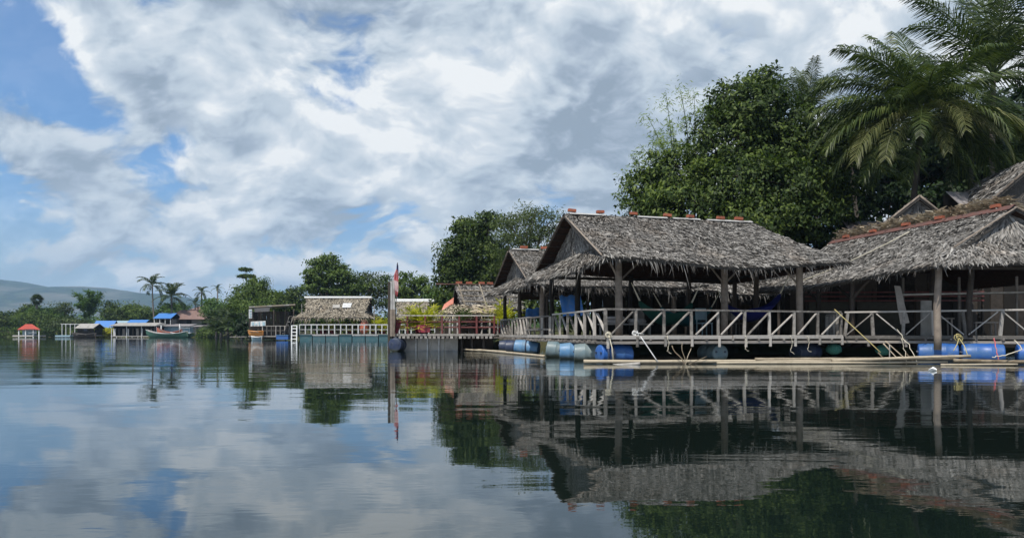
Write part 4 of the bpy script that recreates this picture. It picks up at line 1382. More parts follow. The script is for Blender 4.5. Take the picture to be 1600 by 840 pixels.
# twigs and broken split bamboo caught at the boom
for k, (x, dx, z) in enumerate(((1064, -14, .50), (1072, 8, .42), (1068, -2, .58), (1078, 26, .2))):
    o = pole('twig', at(1070, 19.0, -.05), at(x + dx, 19.15, z), .018 if k == 0 else .010, 'bamboo', None, n=5, wob=.2)
    tag(o, ['thick broken twig standing up beside the long boom', 'thin twig leaning away from the raft corner at the boom', 'tallest thin twig standing at the long boom', 'low twig lying along the long boom'][k], 'twig', 'broken twigs caught at the boom')
for k, (p, q) in enumerate(((at(1380, 19.6, .55), at(1404, 19.4, .1)), (at(1383, 19.6, .62), at(1415, 19.4, .12)), (at(1390, 19.5, .52), at(1390, 19.5, .05)), (at(1372, 19.5, .3), at(1382, 19.4, .1)), (at(1416, 19.3, .28), at(1426, 19.2, .08)))):
    o = pole('stick', p, q, .018, 'bamboo' if k != 2 else 'wood', None, n=5)
    tag(o, ['split bamboo stick leaning below the red ridged hut', 'longest split bamboo stick leaning from the upright prop', 'upright wooden prop between boom and deck', 'tiny split stick beside the upright prop', 'short split stick leaning at the boom'][k], 'stick', 'split sticks leaning below the deck')
mb = MB()
c = at(1458, 15.6, .015)
vs = [c + Vector((math.cos(a) * .085 * (1 + .3 * math.sin(a * 3)), math.sin(a) * .07, .02 + .025 * math.sin(a * 2))) for a in [i / 9 * 2 * math.pi for i in range(9)]] + [c + Vector((0, 0, .075))] + [c + Vector((0, 0, -.04))]
o = mb.add(vs, [(i, (i + 1) % 9, 9) for i in range(9)] + [((i + 1) % 9, i, 10) for i in range(9)]).build('litter_scrap', M['white'])
tag(o, 'small white scrap of litter floating on the dark water', 'litter')


# ---- red railed dock with the upright board and flag
def dock():
    Y0 = 33.0
    A, B = at(606, Y0), at(772, Y0)
    t = thing('dock', 'dock with red railing and pale stained wall beneath', 'dock', (A + B) / 2 + Vector((0, 1, .8)))
    zt = .82
    n = 14
    for k in range(n):
        y = Y0 + k * 3.6 / n
        MB().slab((A.x, y + .24, zt), (B.x, y + .24, zt), (B.x, y, zt), (A.x, y, zt), .04).build('plank', M['wood'], t)
    MB().beam((A.x, Y0 - .04, zt - .06), (B.x, Y0 - .04, zt - .06), .06, .10).build('edge_board', M['wood'], t)
    for k in range(24):
        x = A.x + .15 + k * (B.x - A.x - .3) / 23
        MB().beam((x, Y0 - .10, zt - .17), (x, Y0 + 3.4, zt - .17), .13, .11).build('joist', M['wood'], t)
    W0, W1 = at(632, Y0 + .45), at(716, Y0 + .45)
    for k in range(4):
        p, q = W0.lerp(W1, k / 4), W0.lerp(W1, (k + 1) / 4 - .006)
        MB().box(((p.x + q.x) / 2, p.y, .31), (q.x - p.x, .06, .66)).build('wall_panel', M['concrete'], t)
    for x in (650, 668, 686):
        MB().beam(at(x, Y0 + .38, -.1), at(x, Y0 + .38, .66), .06).build('pile', M['offwhite'], t)
    for x in (722, 738, 756):
        pole('pile', at(x, Y0 + .3, -.3), at(x, Y0 + .3, .7), .07, 'darkwood', t)
    MB().box((at(740, Y0 + 1.6).x, Y0 + 1.6, .35), (1.9, .1, .75)).build('shade_board', M['darkwood'], t)  # dark sheet standing in for the shaded void under the dock
    r = railing('red painted railing with pale top rail along the dock', at(610, Y0 + .1), at(772, Y0 + .1), z0=zt, z1=1.66, n=6, mats='redwood', group=None, mid=(1.12, 1.38), top_mat='wood')
    r2 = railing('short red railing closing the dock end beside the upright board', at(611, Y0 + .25), at(618, Y0 + 2.9), z0=zt, z1=1.66, n=2, mats='redwood', brace='up', mid=(1.2,), top_mat='wood')


dock()
t = thing('upright_board', 'tall grey plank board standing at the dock end beneath the flag', 'board', at(612, 32.9, 0))
for k in range(3):
    x = 606.8 + k * 3.9
    MB().beam(at(x + 1, 32.86 + .02 * k, (-.2 if k == 0 else .72)), at(x + (0.4 if k else 1.2), 32.86 + .02 * k, 3.22 + .05 * k), .113, .05, up=(0, 1, 0)).build('plank', M['boardgrey'] if k else M['darkwood'], t)
    if k:
        MB().beam(at(x + 1, 32.80 + .02 * k, .70), at(x + .7, 32.80 + .02 * k, 1.95), .118, .035, up=(0, 1, 0)).build('plank', M['post'], t)
for z in (.9, 1.9, 2.9):
    MB().beam(at(606.5, 32.95, z), at(618, 32.95, z), .04, .08).build('batten', M['wood'], t)
t = thing('flag', 'limp red and pale flag on a leaning pole above the upright board', 'flag', at(612, 33.1, 1.6))
pole('pole', at(617, 32.7, .82), at(621.2, 32.75, 4.12), .022, 'darkwood', t, n=6)
fl = [(621.2, 4.05, .03), (620.8, 3.78, .05), (619.2, 3.55, .10), (618.6, 3.28, .11), (619.6, 3.05, .09), (619.4, 2.8, .08), (619.2, 2.55, .03)]
for lo, hi, mt in ((0, 1, 'flagblue'), (1, 3, 'flagred'), (3, 5, 'flagpale'), (5, 6, 'flagred')):
    vs, fs = [], []
    for i in range(lo, min(hi, 6) + 1):
        px, z, w = fl[i]
        c = at(px, 32.72, z)
        for j in range(7):
            a_ = j / 6 * 2 - 1
            vs.append(c + Vector((a_ * w, .05 * math.sin(j * 2.2 + i), -.05 * a_)))
    n_ = len(vs) // 7
    fs = [(i * 7 + j, i * 7 + j + 1, i * 7 + j + 8, i * 7 + j + 7) for i in range(n_ - 1) for j in range(6)]
    MB().add(vs, fs).build('cloth', M[mt], t, True)


def fan_plant(name, label, base, blades, L, material, cat, pot=None, group=None, w=.09, el=(20, 85), hang=.4):
    base = Vector(base)
    t = thing(name, label, cat, base, group)
    vs = []
    for _ in range(blades):
        a = random.uniform(0, 2 * math.pi)
        e = R(random.uniform(*el))
        l = L * random.uniform(.55, 1.1)
        d = Vector((math.cos(a) * math.cos(e), math.sin(a) * math.cos(e), math.sin(e)))
        s = d.cross(Vector((0, 0, 1))).normalized()
        p0 = base + Vector((math.cos(a) * .08, math.sin(a) * .08, 0))
        p1 = p0 + d * l * .5
        d2 = (d * (1 - hang) + Vector((0, 0, -hang * .7))).normalized()
        p2 = p1 + d2 * l * .5
        ww = s * w * random.uniform(.6, 1.2) / 2
        for sp in range(4):
            fr = (sp + .6) / 4.2
            q = p0.lerp(p1, fr * 2) if fr < .5 else p1.lerp(p2, fr * 2 - 1)
            dd = (d if fr < .5 else d2)
            for sg in (-1, 1):
                o_ = (s * sg + dd * .8 + Vector((0, 0, random.uniform(-.2, .3)))).normalized()
                x = dd * w * .3
                e_ = q + o_ * l * .28
                vs.append([tuple(v) for v in (q - x, q + x, q + o_ * l * .15 - x, q + o_ * l * .15 + x, e_ - x * .2, e_ + x * .2)])
        vs.append([tuple(v) for v in (p0 - ww, p0 + ww, p1 - ww, p1 + ww, p2 - ww * .15, p2 + ww * .15)])
    quads_obj('foliage', np.array(vs), 6, TH_FACES, M[material], t)
    if pot:
        r0, r1, h, mt = pot
        n = 14
        pts = [(r0 * .95, -h), (r0, -h + .02), (r1, -.06), (r1 * 1.08, -.06), (r1 * 1.08, 0), (r1 * .9, 0), (r1 * .9, -.05), (0, -.05)]
        v_ = [base + Vector((r * math.cos(2 * math.pi * k / n), r * math.sin(2 * math.pi * k / n), z)) for r, z in pts for k in range(n)]
        f_ = [(i * n + k, i * n + (k + 1) % n, (i + 1) * n + (k + 1) % n, (i + 1) * n + k) for i in range(len(pts) - 1) for k in range(n)]
        MB().add(v_, f_).build('pot', M[mt], t, True)
    return t


fan_plant('potted_palm', 'big yellow green potted palm behind the red railing', at(659, 34.0, 1.22), 210, 1.35, 'leaf_yellow', 'potted plant', (.28, .40, .40, 'redsign'), w=.085, el=(0, 66))
fan_plant('potted_shrub', 'dark purple leaved shrub in a pot farther along the dock', at(742, 34.2, 1.15), 60, .8, 'leaf_purple', 'potted plant', (.28, .36, .32, 'darkwood'), el=(0, 70))
fan_plant('potted_shrub', 'grey green shrub beside the purple one on the dock', at(724, 35.2, 1.25), 60, 1.0, 'leaf_olive', 'potted plant', (.24, .3, .42, 'darkwood'), el=(20, 80))
fan_plant('potted_palm', 'yellow green palm between the dock and the steep gabled hut', at(783, 40, 1.3), 70, 1.5, 'leaf_yellow', 'potted plant', (.3, .4, .4, 'redsign'))
t = thing('sign_panel', 'dark red trapezoid panel fixed to the red railing below the yellow palm', 'panel', at(660, 32.95, .84))
MB().slab(at(650, 32.95, 1.22), at(672.5, 32.95, 1.22), at(671.5, 32.92, .88), at(655, 32.92, .88), .04).build('panel_board', M['redsign'], t)
t = thing('signboard', 'slanted dark red board leaning at the dock corner', 'board', at(621, 33, .84))
MB().slab(at(617, 33.3, 1.5), at(628, 33.3, 1.45), at(622, 33.2, .86), at(614, 33.2, .86), .05).build('leaning_board', M['redsign'], t)


# ---- low hut with lashed lattice, behind the dock
def lattice_hut():
    Y = 44.0
    t = thing('thatched_hut', 'low thatched hut with a bamboo lattice lashed over its roof', 'hut', at(745, Y + 2, .8), 'open thatched huts along the rafts')
    A, B = at(711, 46.0, zz(446, 46)), at(806, 49.0, zz(447, 49))
    C, Dd = at(818, 44.2, 2.35), at(722, 42.6, 2.42)
    thatch_slope(t, A, B, C, Dd, fringe=.3, row=.2, step=.08, W=.07, L=.45, sag=lambda s, q: -.06 * math.sin(3 * s) * q)
    thatch_slope(t, B, A, A + Vector((-.6, 3.4, -1.6)), B + Vector((-.6, 3.4, -1.6)), fringe=.2, row=.4, step=.2, ns=4, nt=2)
    nr = (B - A).cross(Dd - A).normalized()
    nr = nr if nr.z > 0 else -nr
    for q in (.30, .55, .8):
        pole('lattice_pole', A.lerp(Dd, q) + nr * .10, B.lerp(C, q) + nr * .10, .03, 'bamboo', t, n=5)
    for s in (.04, .38, .72):
        pole('lattice_pole', A.lerp(B, s) + nr * .14, Dd.lerp(C, s) + nr * .14, .03, 'bamboo', t, n=5)
    pole('ridge_pole', A + Vector((-1.2, -.3, .08)), B + Vector((0, 0, .08)), .05, 'redmetal', t, n=6)
    gw = MB().slab(A + Vector((.3, .2, -.1)), A + Vector((.31, .2, -.1)), Dd + Vector((.3, .6, .1)), A + Vector((-.2, 3.2, -1.5)), .05).build('gable_wall', M['under'], t)
    # ragged pale porch thatch in front
    thatch_slope(t, at(708, 42.6, 2.55), at(770, 42.8, 2.5), at(776, 40.2, 1.95), at(690, 40.4, 1.98), material='straw', fringe=.55, row=.2, step=.09, W=.08, L=.5, jit=.6, fringe_step=.06)
    thatch_slope(t, at(708, 42.7, 2.55), at(708, 42.6, 2.56), at(690, 40.4, 1.99), at(678, 43.5, 1.9), material='straw', fringe=.4, row=.2, step=.1, W=.08, L=.5, jit=.6)
    for px, y in ((695, 40.7), (722, 40.7), (750, 40.8), (772, 40.8), (730, 43.5), (765, 43.6)):
        pole('post', at(px, y, .5), at(px, y, 2.1), .07, 'darkwood', t)
    for k in range(7):
        MB().beam(at(686 + k * 14, 46.2, .6), at(686 + k * 14, 46.2, 2.4), .5, .05).build('wall_board', M['darkwood'], t)
    return A, B


LA, LB = lattice_hut()
for k, s in enumerate((.06, .22, .42, .56)):
    brick(LA.lerp(LB, s) + Vector((0, 0, .20)), ['brick at the outer end of the lattice hut ridge', 'second brick along the lattice hut ridge', 'third brick along the lattice hut ridge', 'fourth brick along the lattice hut ridge by the steep gable'][k], .2, 1.25)
o = MB().slab(at(694, 46.2, 2.75), at(709, 46.2, 3.2), at(708, 46.0, 2.6), at(690, 46.0, 2.35), .03, 3, 2).build('tin_sheet', M['redboat'])
tag(o, 'loose salmon red sheet leaning by the lattice hut gable', 'metal sheet')
railing('grey rail fence in front of the lattice hut porch', at(690, 39.5), at(790, 39.5), z0=.8, z1=1.62, n=8, mid=(1.2,))
deck('shore deck under the lattice hut porch', [at(676, 39.3), at(800, 39.3), at(806, 43.5), at(680, 43.5)], z=.80, joist_n=6, plank_w=.4)


# ---- roofs on the bank behind the red ridge hut
def bank_gable(label, apex, run, half, drop, fwd, material='thatch', cat='hut'):
    """gabled roof, ridge running from apex along run; half: sideways vector to the near eave, drop its fall"""
    apex, run, half = Vector(apex), Vector(run), Vector(half)
    t = thing('thatched_hut', label, cat, (apex.x, apex.y, 1.0), 'thatched roofs up on the bank')
    dn = Vector((0, 0, -drop))
    e = apex + run
    thatch_slope(t, apex, e, e + half + dn, apex + half + dn, material=material, fringe=.2, row=.15, step=.07, jit=.5, L=.4, W=.06)
    thatch_slope(t, apex, e, e - half + dn, apex - half + dn, material=material, fringe=.2, row=.2, step=.1, jit=.5, L=.4, W=.06)
    i_ = run.normalized() * .35
    gw = MB().slab(apex + i_ - Vector((0, 0, .12)), apex + i_ + Vector((.01, 0, -.12)), apex + half * .92 + dn + i_, apex - half * .92 + dn + i_, .06).build('gable_wall', M['thatchbase'], t)
    a_ = apex + i_ * .8 - Vector((0, 0, .12))
    quads_obj('thatch', thatch_leaves(a_, a_ + Vector((.03, 0, 0)), apex + half * .92 + dn + i_ * .8, apex - half * .92 + dn + i_ * .8, row=.15, step=.07, L=.45, jit=.25), 6, TH_FACES, M[material], gw, 'stuff')
    for sg in (-1, 1):
        pole('verge_pole', apex + Vector((0, 0, .03)), apex + half * sg + dn, .05, 'post', t)
        for q in (.05, .9):
            p = apex + run * q + half * sg * .8 + dn
            pole('post', (p.x, p.y, .8), p, .09, 'darkwood', t)
    p, q = apex + half * .85 + dn + i_ * 1.6, apex - half * .85 + dn + i_ * 1.6
    m = max(3, int((q - p).length / .5))
    for k in range(m):
        c = p.lerp(q, (k + .5) / m)
        MB().beam((c.x, c.y, .6), (c.x, c.y, c.z + .05), (q - p).length / m - .012, .05, up=(0, 1, 0)).build('wall_board', M['darkwood'], t)
    return t


bank_gable('small thatched gable roof between the palm trunks and the red ridge', at(1437, 29.5, zz(307, 29.5)), (2.2, 5.5, .1), (-1.75, .0, 0), 1.35, 0, 'thatch')
bank_gable('tall dark thatched gable at the picture edge above the red ridge', at(1640, 27.5, zz(236, 27.5)), (1.0, 6, 0), (-3.9, -.3, 0), 3.2, 0, 'thatch')
bank_gable('brown straw roof corner between the tree and the red ridge end', at(1312, 34.0, zz(360, 34)), (1.5, 3, 0), (-.8, -.2, 0), .9, 0, 'straw')


def shed(label, a, b, c, d, material, hgt=2.4, wall='darkwood'):
    a, b, c, d = (Vector(p) for p in (a, b, c, d))
    t = thing('shed', label, 'shed', ((a + b + c + d) / 4).xy.to_3d() + Vector((0, 0, .9)))
    n = max(3, int((b - a).length / .9))
    for k in range(n):
        s0, s1 = k / n, (k + 1) / n + .01
        MB().slab(a.lerp(b, s0) + Vector((0, 0, .004 * (k % 2))), a.lerp(b, s1) + Vector((0, 0, .004 * (k % 2))), d.lerp(c, s1) + Vector((0, 0, .004 * (k % 2))), d.lerp(c, s0) + Vector((0, 0, .004 * (k % 2))), .03, 6, 1, lambda s, q: .012 * math.cos(s * 6 * math.pi)).build('roof_sheet', M[material], t)
    for p, q in ((d, c), (a, b)):
        u_ = (q - p)
        m_ = max(2, int(u_.length / 1.2))
        for k in range(m_):
            p0, p1 = p.lerp(q, k / m_ + .01), p.lerp(q, (k + 1) / m_ - .01)
            z1 = min(p0.z, p1.z) - .12
            MB().beam(((p0.x + p1.x) / 2, p0.y + .15, .6), ((p0.x + p1.x) / 2, p0.y + .15, z1), (p1 - p0).length, .05, up=(0, 1, 0)).build('wall_board', M[wall], t)
    return t


shed('shed with dull brown metal roof between the tree and the small gable', at(1316, 34.5, zz(345, 34.5)), at(1400, 36, zz(346, 36)), at(1420, 32.5, zz(372, 32.5)), at(1334, 31.8, zz(369, 31.8)), 'darktin')
shed('shed with grey metal roof rising behind the small thatched gable', at(1478, 31.5, zz(299, 31.5)), at(1570, 33, zz(303, 33)), at(1570, 30.5, zz(326, 30.5)), at(1502, 29.5, zz(321, 29.5)), 'greytin')


# ------------------------------------------------------------------ green pontoon with two thatched shelters
def pontoon():
    Y = 82.0
    t = thing('pontoon', 'long teal floating pontoon with white railing posts', 'pontoon', at(580, Y, 0))
    x0, x1 = at(468, Y).x, at(716, Y).x
    n = 12
    for k in range(n):
        a, b = x0 + (x1 - x0) * k / n, x0 + (x1 - x0) * (k + 1) / n - .10
        MB().box(((a + b) / 2, Y + 3.5, .25), (b - a, 7, .95)).build('float_box', M['teal'], t)
        MB().box(((a + b) / 2, Y - .03, .64), (b - a + .06, .08, .10)).build('edge_board', M['offwhite' if k % 3 else 'teal'], t)
    MB().box(((x0 + x1) / 2, Y + 3.5, .76), (x1 - x0, 7.2, .06)).build('deck_board', M['wood'], t)
    r = railing('white railing along the teal pontoon', (x0, Y), (x1, Y), z0=.79, z1=1.85, n=27, mats='offwhite', group=None, mid=(1.30,), pw=.12, top_w=(.12, .12))


pontoon()


def shelter(label, pl, pr, pyr, Y, tarp):
    t = thing('thatched_shelter', label, 'shelter', at((pl + pr) / 2, Y, .8), 'flared thatched shelters on the teal pontoon')
    zr = zz(pyr, Y)
    w = pr - pl
    A, B = at(pl, Y + 1.6, zr), at(pr, Y + 1.6, zr)
    A.x, B.x = at(pl, Y).x, at(pr, Y).x
    ins = w * .055
    C, Dd = at(pr - ins, Y - .6, zr - 1.85), at(pl + ins, Y - .6, zr - 1.85)
    kw = dict(material='tan_thatch', row=.22, step=.13, W=.11, L=.6, jit=.5, fringe_step=.09, lift=.05)
    thatch_slope(t, A, B, C, Dd, fringe=.4, **kw)
    thatch_slope(t, B, A, Dd + Vector((0, 4.4, 0)), C + Vector((0, 4.4, 0)), fringe=.2, **dict(kw, row=.6, step=.3))
    MB().beam(A + Vector((-.1, 0, .02 if tarp else -.06)), B + Vector((.1, 0, .02 if tarp else -.06)), .7, .20 if tarp else .36).build('ridge_cap', M['white'], t)
    e = w * .055
    z0, z1 = zr - 1.80, zr - 2.55
    S = lambda px, y, z: Vector((at(px, Y).x, y, z))
    thatch_slope(t, S(pl + ins, Y - .5, z0), S(pr - ins, Y - .5, z0), S(pr + e, Y - 1.9, z1), S(pl - e, Y - 1.9, z1), fringe=.7, **kw)
    thatch_slope(t, S(pl + ins, Y + 3.6, z0), S(pl + ins, Y - .5, z0), S(pl - e, Y - 1.9, z1), S(pl - e * 1.3, Y + 5, z1), fringe=.6, **kw)
    thatch_slope(t, S(pr - ins, Y - .5, z0), S(pr - ins, Y + 3.6, z0), S(pr + e * 1.3, Y + 5, z1), S(pr + e, Y - 1.9, z1), fringe=.6, **kw)
    for s, (p0, p1) in enumerate(((pl + ins, Dd), (pr - ins, C))):
        x = at(pl + ins + .4 if s == 0 else pr - ins - .4, Y).x
        gw = MB().slab(Vector((A.x + .5 if s == 0 else B.x - .5, Y + 1.6, zr - .1)), Vector((A.x + .51 if s == 0 else B.x - .49, Y + 1.62, zr - .1)), Vector((x, Y + 3.6, z0)), Vector((x, Y - .5, z0)), .06).build('gable_wall', M['thatchbase'], t)
    for k in range(6):
        px = pl + (k + .5) / 6 * w
        pole('post', S(px, Y - 1.2, .7), S(px, Y - 1.2, z1 + .2), .07, 'darkwood', t, n=6)
        pole('post', S(px, Y + 3.8, .7), S(px, Y + 3.8, z1 + .3), .07, 'darkwood', t, n=6)
    if tarp:
        nrm = (B - A).cross(Dd - A).normalized()
        nrm = nrm if nrm.z > 0 else -nrm
        for s0, s1, q0, q1, m in ((.44, .56, .56, .78, 'concrete'), (.60, .74, .46, .76, 'offwhite')):
            P = lambda s, q: bil(A, B, C, Dd, s, q) + nrm * .17
            MB().slab(P(s0, q0), P(s1, q0), P(s1, q1), P(s0, q1), .02, 4, 3).build('patch_sheet', M[m], t)


shelter('wide tan thatched shelter with pale patches on its roof on the teal pontoon', 472, 576, 463.5, 84.0, True)
shelter('thatched shelter with bright white ridge behind the yellow potted palm', 616, 694, 467.5, 84.5, False)
for k, (px, sz, lb) in enumerate(((520, 1.5, 'yellow green plant inside the wide tan shelter'), (548, 1.6, 'second yellow green plant inside the wide tan shelter near its end'), (585, 2.0, 'large yellow green plant in the gap between the two pontoon shelters'), (598, 1.8, 'yellow green plant close to the upright board on the pontoon'), (505, 1.0, 'smallest low plant near the middle of the wide tan shelter'))):
    fan_plant('potted_palm', lb, at(px, 84.0, 1.15), 60, sz, 'leaf_yellow', 'potted plant', (.3, .4, .38, 'redsign'), 'yellow green plants on the teal pontoon', w=.16, el=(10, 80))
t = thing('orange_jar', 'orange red rounded jar at the end of the wide tan shelter', 'jar', at(569, 82.8, .8))
prof = [(0, 0), (.3, 0), (.48, .35), (.55, .8), (.5, 1.2), (.34, 1.5), (.30, 1.6), (.36, 1.7), (.3, 1.7), (0, 1.6)]
c = at(569, 82.8, .79)
MB().add([c + Vector((r * math.cos(k * math.pi / 7), r * math.sin(k * math.pi / 7), z)) for r, z in prof for k in range(14)], [(i * 14 + k, i * 14 + (k + 1) % 14, (i + 1) * 14 + (k + 1) % 14, (i + 1) * 14 + k) for i in range(9) for k in range(14)]).build('body', M['redboat'], t, True)
pole('handle', c + Vector((-.3, 0, 1.6)), c + Vector((.3, 0, 1.6)), .05, 'redboat', t)
for px, h, lb in ((585, zz(478, 83.5), 'bare grey pole standing between the two pontoon shelters'), (472, zz(475, 83.2), 'bare pole standing beside the flared roof end')):
    o = pole('pole', at(px, 83, .8), at(px - .5, 83, h), .06, 'wood')
    tag(o, lb, 'pole')
t = thing('ladder', 'white boarding ladder at the end of the teal pontoon', 'ladder', at(460, 81.6, 0))
for px in (455.5, 463.5):
    MB().beam(at(px, 81.7, -.3), at(px + .5, 81.7, 1.8), .13).build('stile', M['white'], t)
for z in (.2, .6, 1.0, 1.4, 1.75):
    MB().beam(at(455.5, 81.7, z), at(463.5, 81.7, z), .10).build('rung', M['white'], t)
o = MB().box(at(443, 84.0, .35), (1.4, 1.0, .45)).build('blue_tub', M['bluedrum'])
o.name = 'tub'
MB_c = at(443, 84.0, .62)
MB().beam(MB_c + Vector((-.75, 0, .02)), MB_c + Vector((.75, 0, .02)), 1.1, .06).build('rim', M['bluedrum2'], o)
o.children[0].location = (0, 0, 0)
tag(o, 'blue plastic float tub under the landing beside the ladder', 'tub')


# ------------------------------------------------------------------ boat shelter with flat roof
def boathouse():
    Y = 86.0
    t = thing('boat_shelter', 'open dark boat shelter with flat pale roof edge', 'shelter', at(425, Y, .4))
    A, B, C, Dd = at(389, Y, zz(478.5, Y)), at(461, Y, zz(474.5, Y)), at(461, Y + 6, zz(477, Y + 6)), at(389, Y + 6, zz(481, Y + 6))
    for k in range(8):
        s0, s1 = k / 8, (k + 1) / 8 + .004
        MB().slab(A.lerp(B, s0), A.lerp(B, s1), Dd.lerp(C, s1), Dd.lerp(C, s0), .14).build('roof_sheet', M['tan_thatch' if k % 3 else 'concrete'], t)
    for k in range(10):
        p = at(392 + k * 7, Y + 5.6)
        MB().beam((p.x, p.y, .2), (p.x, p.y, 3.7), .54, .06).build('wall_board', M['darkwood'], t)
    for px in (391, 408, 428, 446, 459):
        pole('post', at(px, Y + .3, -.3), at(px, Y + .3, 3.85), .08, 'darkwood', t)
    MB().slab(at(388, Y - .2, .55), at(437, Y - .2, .55), at(437, Y + 5, .55), at(388, Y + 5, .55), .12).build('landing', M['wood'], t)
    MB().slab(at(397, Y + .1, zz(481, Y)), at(422, Y + .1, zz(480, Y)), at(421, Y + .3, zz(486, Y)), at(398, Y + .3, zz(487, Y)), .04, 6, 3).build('awning', M['cushion'], t)
    r = railing('grey railing at the boat shelter landing', at(410, Y), at(452, Y), z0=.6, z1=1.75, n=6, mats='wood', group=None, mid=(1.2,), pw=.1)
    t2 = thing('banner', 'pale blue and white banner hung on the boat shelter', 'banner', at(402, Y - .1, 1.6))
    MB().slab(at(392, Y, zz(502, Y)), at(415, Y, zz(501, Y)), at(415, Y - .1, zz(509, Y)), at(391.5, Y - .1, zz(509.5, Y)), .03, 4, 2).build('sheet', M['offwhite'], t2)
    for a, b, p, q in ((393, 397, 503, 508), (404, 406, 502.5, 508), (410, 414, 502.5, 508.3), (398.5, 402, 505, 507.5)):
        MB().slab(at(a, Y - .06, zz(p, Y)), at(b, Y - .06, zz(p, Y)), at(b, Y - .14, zz(q, Y)), at(a, Y - .14, zz(q, Y)), .012).build('print_block', M['paleblue'], t2)
    t3 = thing('notice_panel', 'white upright panel at the corner of the boat shelter', 'panel', at(391.5, Y - .1, 2.8))
    MB().slab(at(389, Y - .05, zz(483, Y)), at(394, Y - .05, zz(483, Y)), at(394, Y - .05, zz(497, Y)), at(389, Y - .05, zz(497, Y)), .05).build('panel_board', M['offwhite'], t3)
    for q in (484.5, 489, 493):
        MB().slab(at(390, Y - .12, zz(q, Y)), at(393, Y - .12, zz(q, Y)), at(393, Y - .12, zz(q + 2.4, Y)), at(390, Y - .12, zz(q + 2.4, Y)), .01).build('print_block', M['paleblue'], t3)


boathouse()


def boat(name, label, px0, px1, Y, h, wid, hull, inner, cat='boat', sheer=.5, z=0.0, trim='wood', group=None, canopy=False):
    """open wooden boat with raised bow and stern, bow towards px0"""
    a, b = at(px0, Y, z), at(px1, Y, z)
    L = (b - a).length
    t = thing(name, label, cat, (a + b) / 2, group)
    nl, nc = 18, 9
    vs, vi = [], []
    for i in range(nl + 1):
        s = i / nl
        w = wid / 2 * max(.03, math.sin(math.pi * min(1, (s * .94 + .03))) ** .55)
        zg = h + sheer * h * ((abs(s - .55) / .55) ** 2.6)
        ke = -.12 + (h * .8 if s < .1 else h * .4 if s > .93 else 0) * (1 if s in (0,) else .5)
        for j in range(nc):
            q = j / (nc - 1) * 2 - 1
            y = w * math.copysign(abs(q) ** .7, q)
            zq = ke + (zg - ke) * abs(q) ** 1.8
            vs.append(a.lerp(b, s) + Vector((0, y, zq)))
            vi.append(a.lerp(b, .02 + s * .96) + Vector((0, y * .88, zq * .94 + .05)))
    fs = [(i * nc + j, i * nc + j + 1, (i + 1) * nc + j + 1, (i + 1) * nc + j) for i in range(nl) for j in range(nc - 1)]
    MB().add(vs, fs).build('hull', M[hull], t, True)
    MB().add(vi, [f[::-1] for f in fs]).build('lining', M[inner], t, True)
    for e in (0, nc - 1):
        MB().tube([vs[i * nc + e] for i in range(nl + 1)], .05, 5).build('gunwale', M[trim], t)
    for s in (.3, .5, .7):
        p = a.lerp(b, s)
        MB().beam(p + Vector((0, -wid * .46, h * .8)), p + Vector((0, wid * .46, h * .8)), .25, .05).build('thwart', M['wood'], t)
    if canopy:
        zt = h + 1.2
        p, q = a.lerp(b, .45), a.lerp(b, .95)
        MB().slab(p + Vector((0, wid / 2, zt)), q + Vector((0, wid / 2, zt)), q + Vector((0, -wid / 2, zt)), p + Vector((0, -wid / 2, zt)), .08).build('canopy', M['offwhite'], t)
        for s in (.48, .7, .92):
            for y in (-1, 1):
                r = a.lerp(b, s)
                MB().beam(r + Vector((0, y * wid * .42, h * .7)), r + Vector((0, y * wid * .42, zt - .05)), .06).build('canopy_post', M['paleblue'], t)
    return t


boat('kayak', 'orange kayak lying on the landing of the boat shelter', 388, 411, 85.6, .48, 1.0, 'orange', 'orange', 'kayak', .25, .62, 'orange')
boat('rowing_boat', 'pale blue dinghy afloat under the orange kayak', 393, 409, 85.0, .45, 1.0, 'paleblue', 'offwhite', 'boat', .2, -.02, 'white')
o = MB().beam(at(362, 86, .42), at(388, 86, .45), 1.2, .12).build('jetty_board', M['wood'])
tag(o, 'thin plank jetty between the nipa palms and the boat shelter', 'jetty')
t = thing('stairway', 'grey handrails of sloping steps beside the flared thatched shelter', 'stairs', at(450, 85, .8))
for px, dy in ((444, 0), (450, 1.2)):
    pole('handrail', at(px, 85 + dy, .9), at(px + 8, 85 + dy, 2.9), .05, 'wood', t, n=6)
    pole('handrail', at(px + 8, 85 + dy, 2.9), at(px + 13, 85 + dy, 2.9), .05, 'wood', t, n=6)
for k in range(5):
    MB().beam(at(443 + k * 2, 85, .85 + k * .35), at(443 + k * 2, 86.4, .85 + k * .35), .3, .06).build('step', M['wood'], t)

# ------------------------------------------------------------------ houses and boats on the far shore
YF = 150.0


